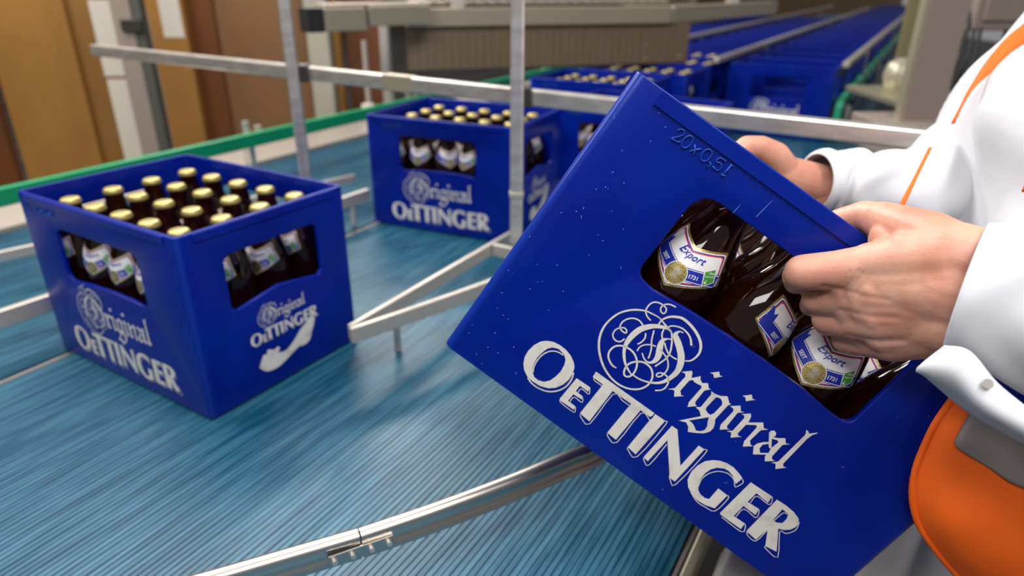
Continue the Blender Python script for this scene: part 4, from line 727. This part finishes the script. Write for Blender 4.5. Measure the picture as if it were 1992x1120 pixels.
flap = [[(0.27, 0.373, 0.39), (0.279, 0.363, 0.392), (0.292, 0.351, 0.377), (0.306, 0.335, 0.367)], [(0.256, 0.372, 0.375), (0.271, 0.36, 0.375), (0.284, 0.345, 0.364), (0.306, 0.329, 0.354)], [(0.264, 0.379, 0.368), (0.291, 0.37, 0.347), (0.303, 0.357, 0.342), (0.321, 0.343, 0.336)]]
cloth(bm, [[o_(p) for p in r] for r in flap], 6, 6, .0022)
# collar
for s in (-1, 1): cloth(bm, [[o_((.70, .64 + s * .02, .62)), o_((.72, .64 + s * .07, .67)), o_((.79, .64 + s * .07, .70))], [o_((.66, .64 + s * .05, .58)), o_((.69, .64 + s * .11, .63)), o_((.80, .64 + s * .1, .665))]], 5, 5)
bmesh.ops.recalc_face_normals(bm, faces=bm.faces[:])
coat = tobj(bm, 'lab_coat', M_COAT, person, smooth=3.2); coat['label'] = 'white lab coat'
bm = bmesh.new(); p = o_((.2845, .349, .378)); cyl(bm, p, p + Vector((-.001, -.002, .001)), .003, 16); tobj(bm, 'snap_button', M_STEEL, coat)
bm = bmesh.new()
# small orange curl embroidered on the chest
def surf(a, b): return Vector((a, b, 0))
VG = [[(0.341, 0.445, 0.307), (0.329, 0.442, 0.275), (0.323, 0.437, 0.233), (0.333, 0.433, 0.195), (0.357, 0.429, 0.162), (0.382, 0.428, 0.134), (0.400, 0.421, 0.108), (.40, .40, .03)],
      [(0.353, 0.433, 0.305), (0.343, 0.426, 0.277), (0.342, 0.421, 0.242), (0.349, 0.412, 0.209), (0.368, 0.409, 0.179), (0.392, 0.408, 0.153), (0.412, 0.407, 0.125), (.42, .40, .03)],
      [(0.384, 0.427, 0.304), (0.382, 0.419, 0.273), (0.384, 0.412, 0.245), (0.392, 0.404, 0.216), (0.402, 0.398, 0.191), (0.418, 0.397, 0.165), (0.434, 0.396, 0.138), (.44, .39, .03)],
      [(0.441, 0.436, 0.299), (0.441, 0.427, 0.267), (0.446, 0.420, 0.238), (0.450, 0.412, 0.209), (0.458, 0.406, 0.183), (0.471, 0.405, 0.157), (0.488, 0.404, 0.130), (.5, .40, .03)],
      [(.56, .40, .30), (.56, .39, .25), (.57, .38, .22), (.57, .37, .19), (.58, .36, .16), (.58, .36, .14), (.59, .36, .10), (.6, .36, .03)],
      [(.72, .345, .30), (.72, .34, .25), (.72, .335, .22), (.72, .335, .19), (.72, .335, .16), (.72, .335, .14), (.72, .335, .10), (.72, .335, .03)]]
bm = bmesh.new(); cloth(bm, [[o_(p) for p in r] for r in VG], 8, 8, .0025)
vest = tobj(bm, 'safety_vest', M_ORANGE, person, smooth=3.2)
bm = bmesh.new(); cloth(bm, [[o_((.535, .47 + dx * .045, .30)), o_((.545, .47 + dx * .045, .42)), o_((.58, .47 + dx * .05, .52)), o_((.66, .47 + dx * .05, .64)), o_((.78, .47 + dx * .05, .69)), o_((.90, .47 + dx * .05, .6)), o_((.93, .47 + dx * .05, .2))] for dx in (-1, 0, 1)], 4, 5, .0025); tobj(bm, 'shoulder_strap', M_ORANGE, vest, smooth=3.2)
bm = bmesh.new(); cloth(bm, [[o_((0.640, 0.875, 0.591)), o_((0.597, 0.849, 0.558)), o_((0.566, 0.834, 0.537)), o_((0.539, 0.817, 0.511)), o_((0.521, 0.805, 0.484)), o_((0.508, 0.799, 0.447))], [o_((0.647, 0.853, 0.567)), o_((0.599, 0.835, 0.538)), o_((0.569, 0.822, 0.523)), o_((0.546, 0.811, 0.503)), o_((0.523, 0.802, 0.483)), o_((0.511, 0.799, 0.447))]], 3, 6, .0025); tobj(bm, 'shoulder_strap', M_ORANGE, vest, smooth=3.2)
bm = bmesh.new(); cloth(bm, [[o_((0.439, 0.718, 0.437)), o_((0.417, 0.692, 0.417)), o_((0.395, 0.667, 0.397)), o_((0.384, 0.657, 0.376))], [o_((0.443, 0.718, 0.437)), o_((0.421, 0.692, 0.417)), o_((0.400, 0.667, 0.397)), o_((0.389, 0.657, 0.376))]], 3, 6, .0025); tobj(bm, 'front_edge', M_ORANGE, vest, smooth=3.2)
bm = bmesh.new(); cloth(bm, [[o_((.94, .40 + .12 * i, .5 - .5 * j)) for j in range(2)] for i in range(5)], 3, 3); tobj(bm, 'back_panel', M_ORANGE, vest, smooth=3.2)
vest['label'] = 'orange safety vest'
def vs(i, t, lift=.002):   # point on vest flap, columns follow VG rows
    r0 = VG[int(i)]; r1 = VG[min(int(i) + 1, 5)]; f = i - int(i); k = int(t); g = t - k
    A = [Vector(r[k]).lerp(Vector(r[min(k + 1, 7)]), g) for r in (r0, r1)]; return A[0].lerp(A[1], f) + Vector((-.45, -.85, .3)).normalized() * lift
bm = bmesh.new(); cloth(bm, [[o_(vs(i, t, .0045)) for t in np.linspace(-.0, a, 7)] for i, a in ((.75, 1.0), (1.0, 1.15), (1.5, 1.45), (2.0, 1.85), (2.5, 2.1), (3.0, 2.3), (4.0, 2.5), (4.9, 2.5))], 4, 4, .001); rf = tobj(bm, 'reflective_band', M_REFL, vest, smooth=3.2); rf['label'] = 'grey reflective band'
bm = bmesh.new()
edge = smooth_path([o_(vs(0, t, .001)) for t in (0, 1, 2, 3, 4, 5, 6, 7)], 6)
sweep(bm, edge, [(.0028 * math.cos(a), .0028 * math.sin(a)) for a in np.linspace(0, 2 * PI, 9)[:-1]])
tobj(bm, 'edge_binding', M_ORANGE, vest, smooth=3.2)
# orange curl of the chest embroidery
bm = bmesh.new(); c = Vector((.4647, .5905, .4225)); pth = []
for k in range(30):
    a = 2 * PI * k / 22; r = .014 - k * .0003; pth.append(o_(c + Vector((.002, r * math.cos(a), r * 1.5 * math.sin(a)))))
for a, b in zip(pth, pth[1:]): cyl(bm, a, b, .0018, 8)
tobj(bm, 'embroidered_mark', M_ORANGE, coat, smooth=3.2)
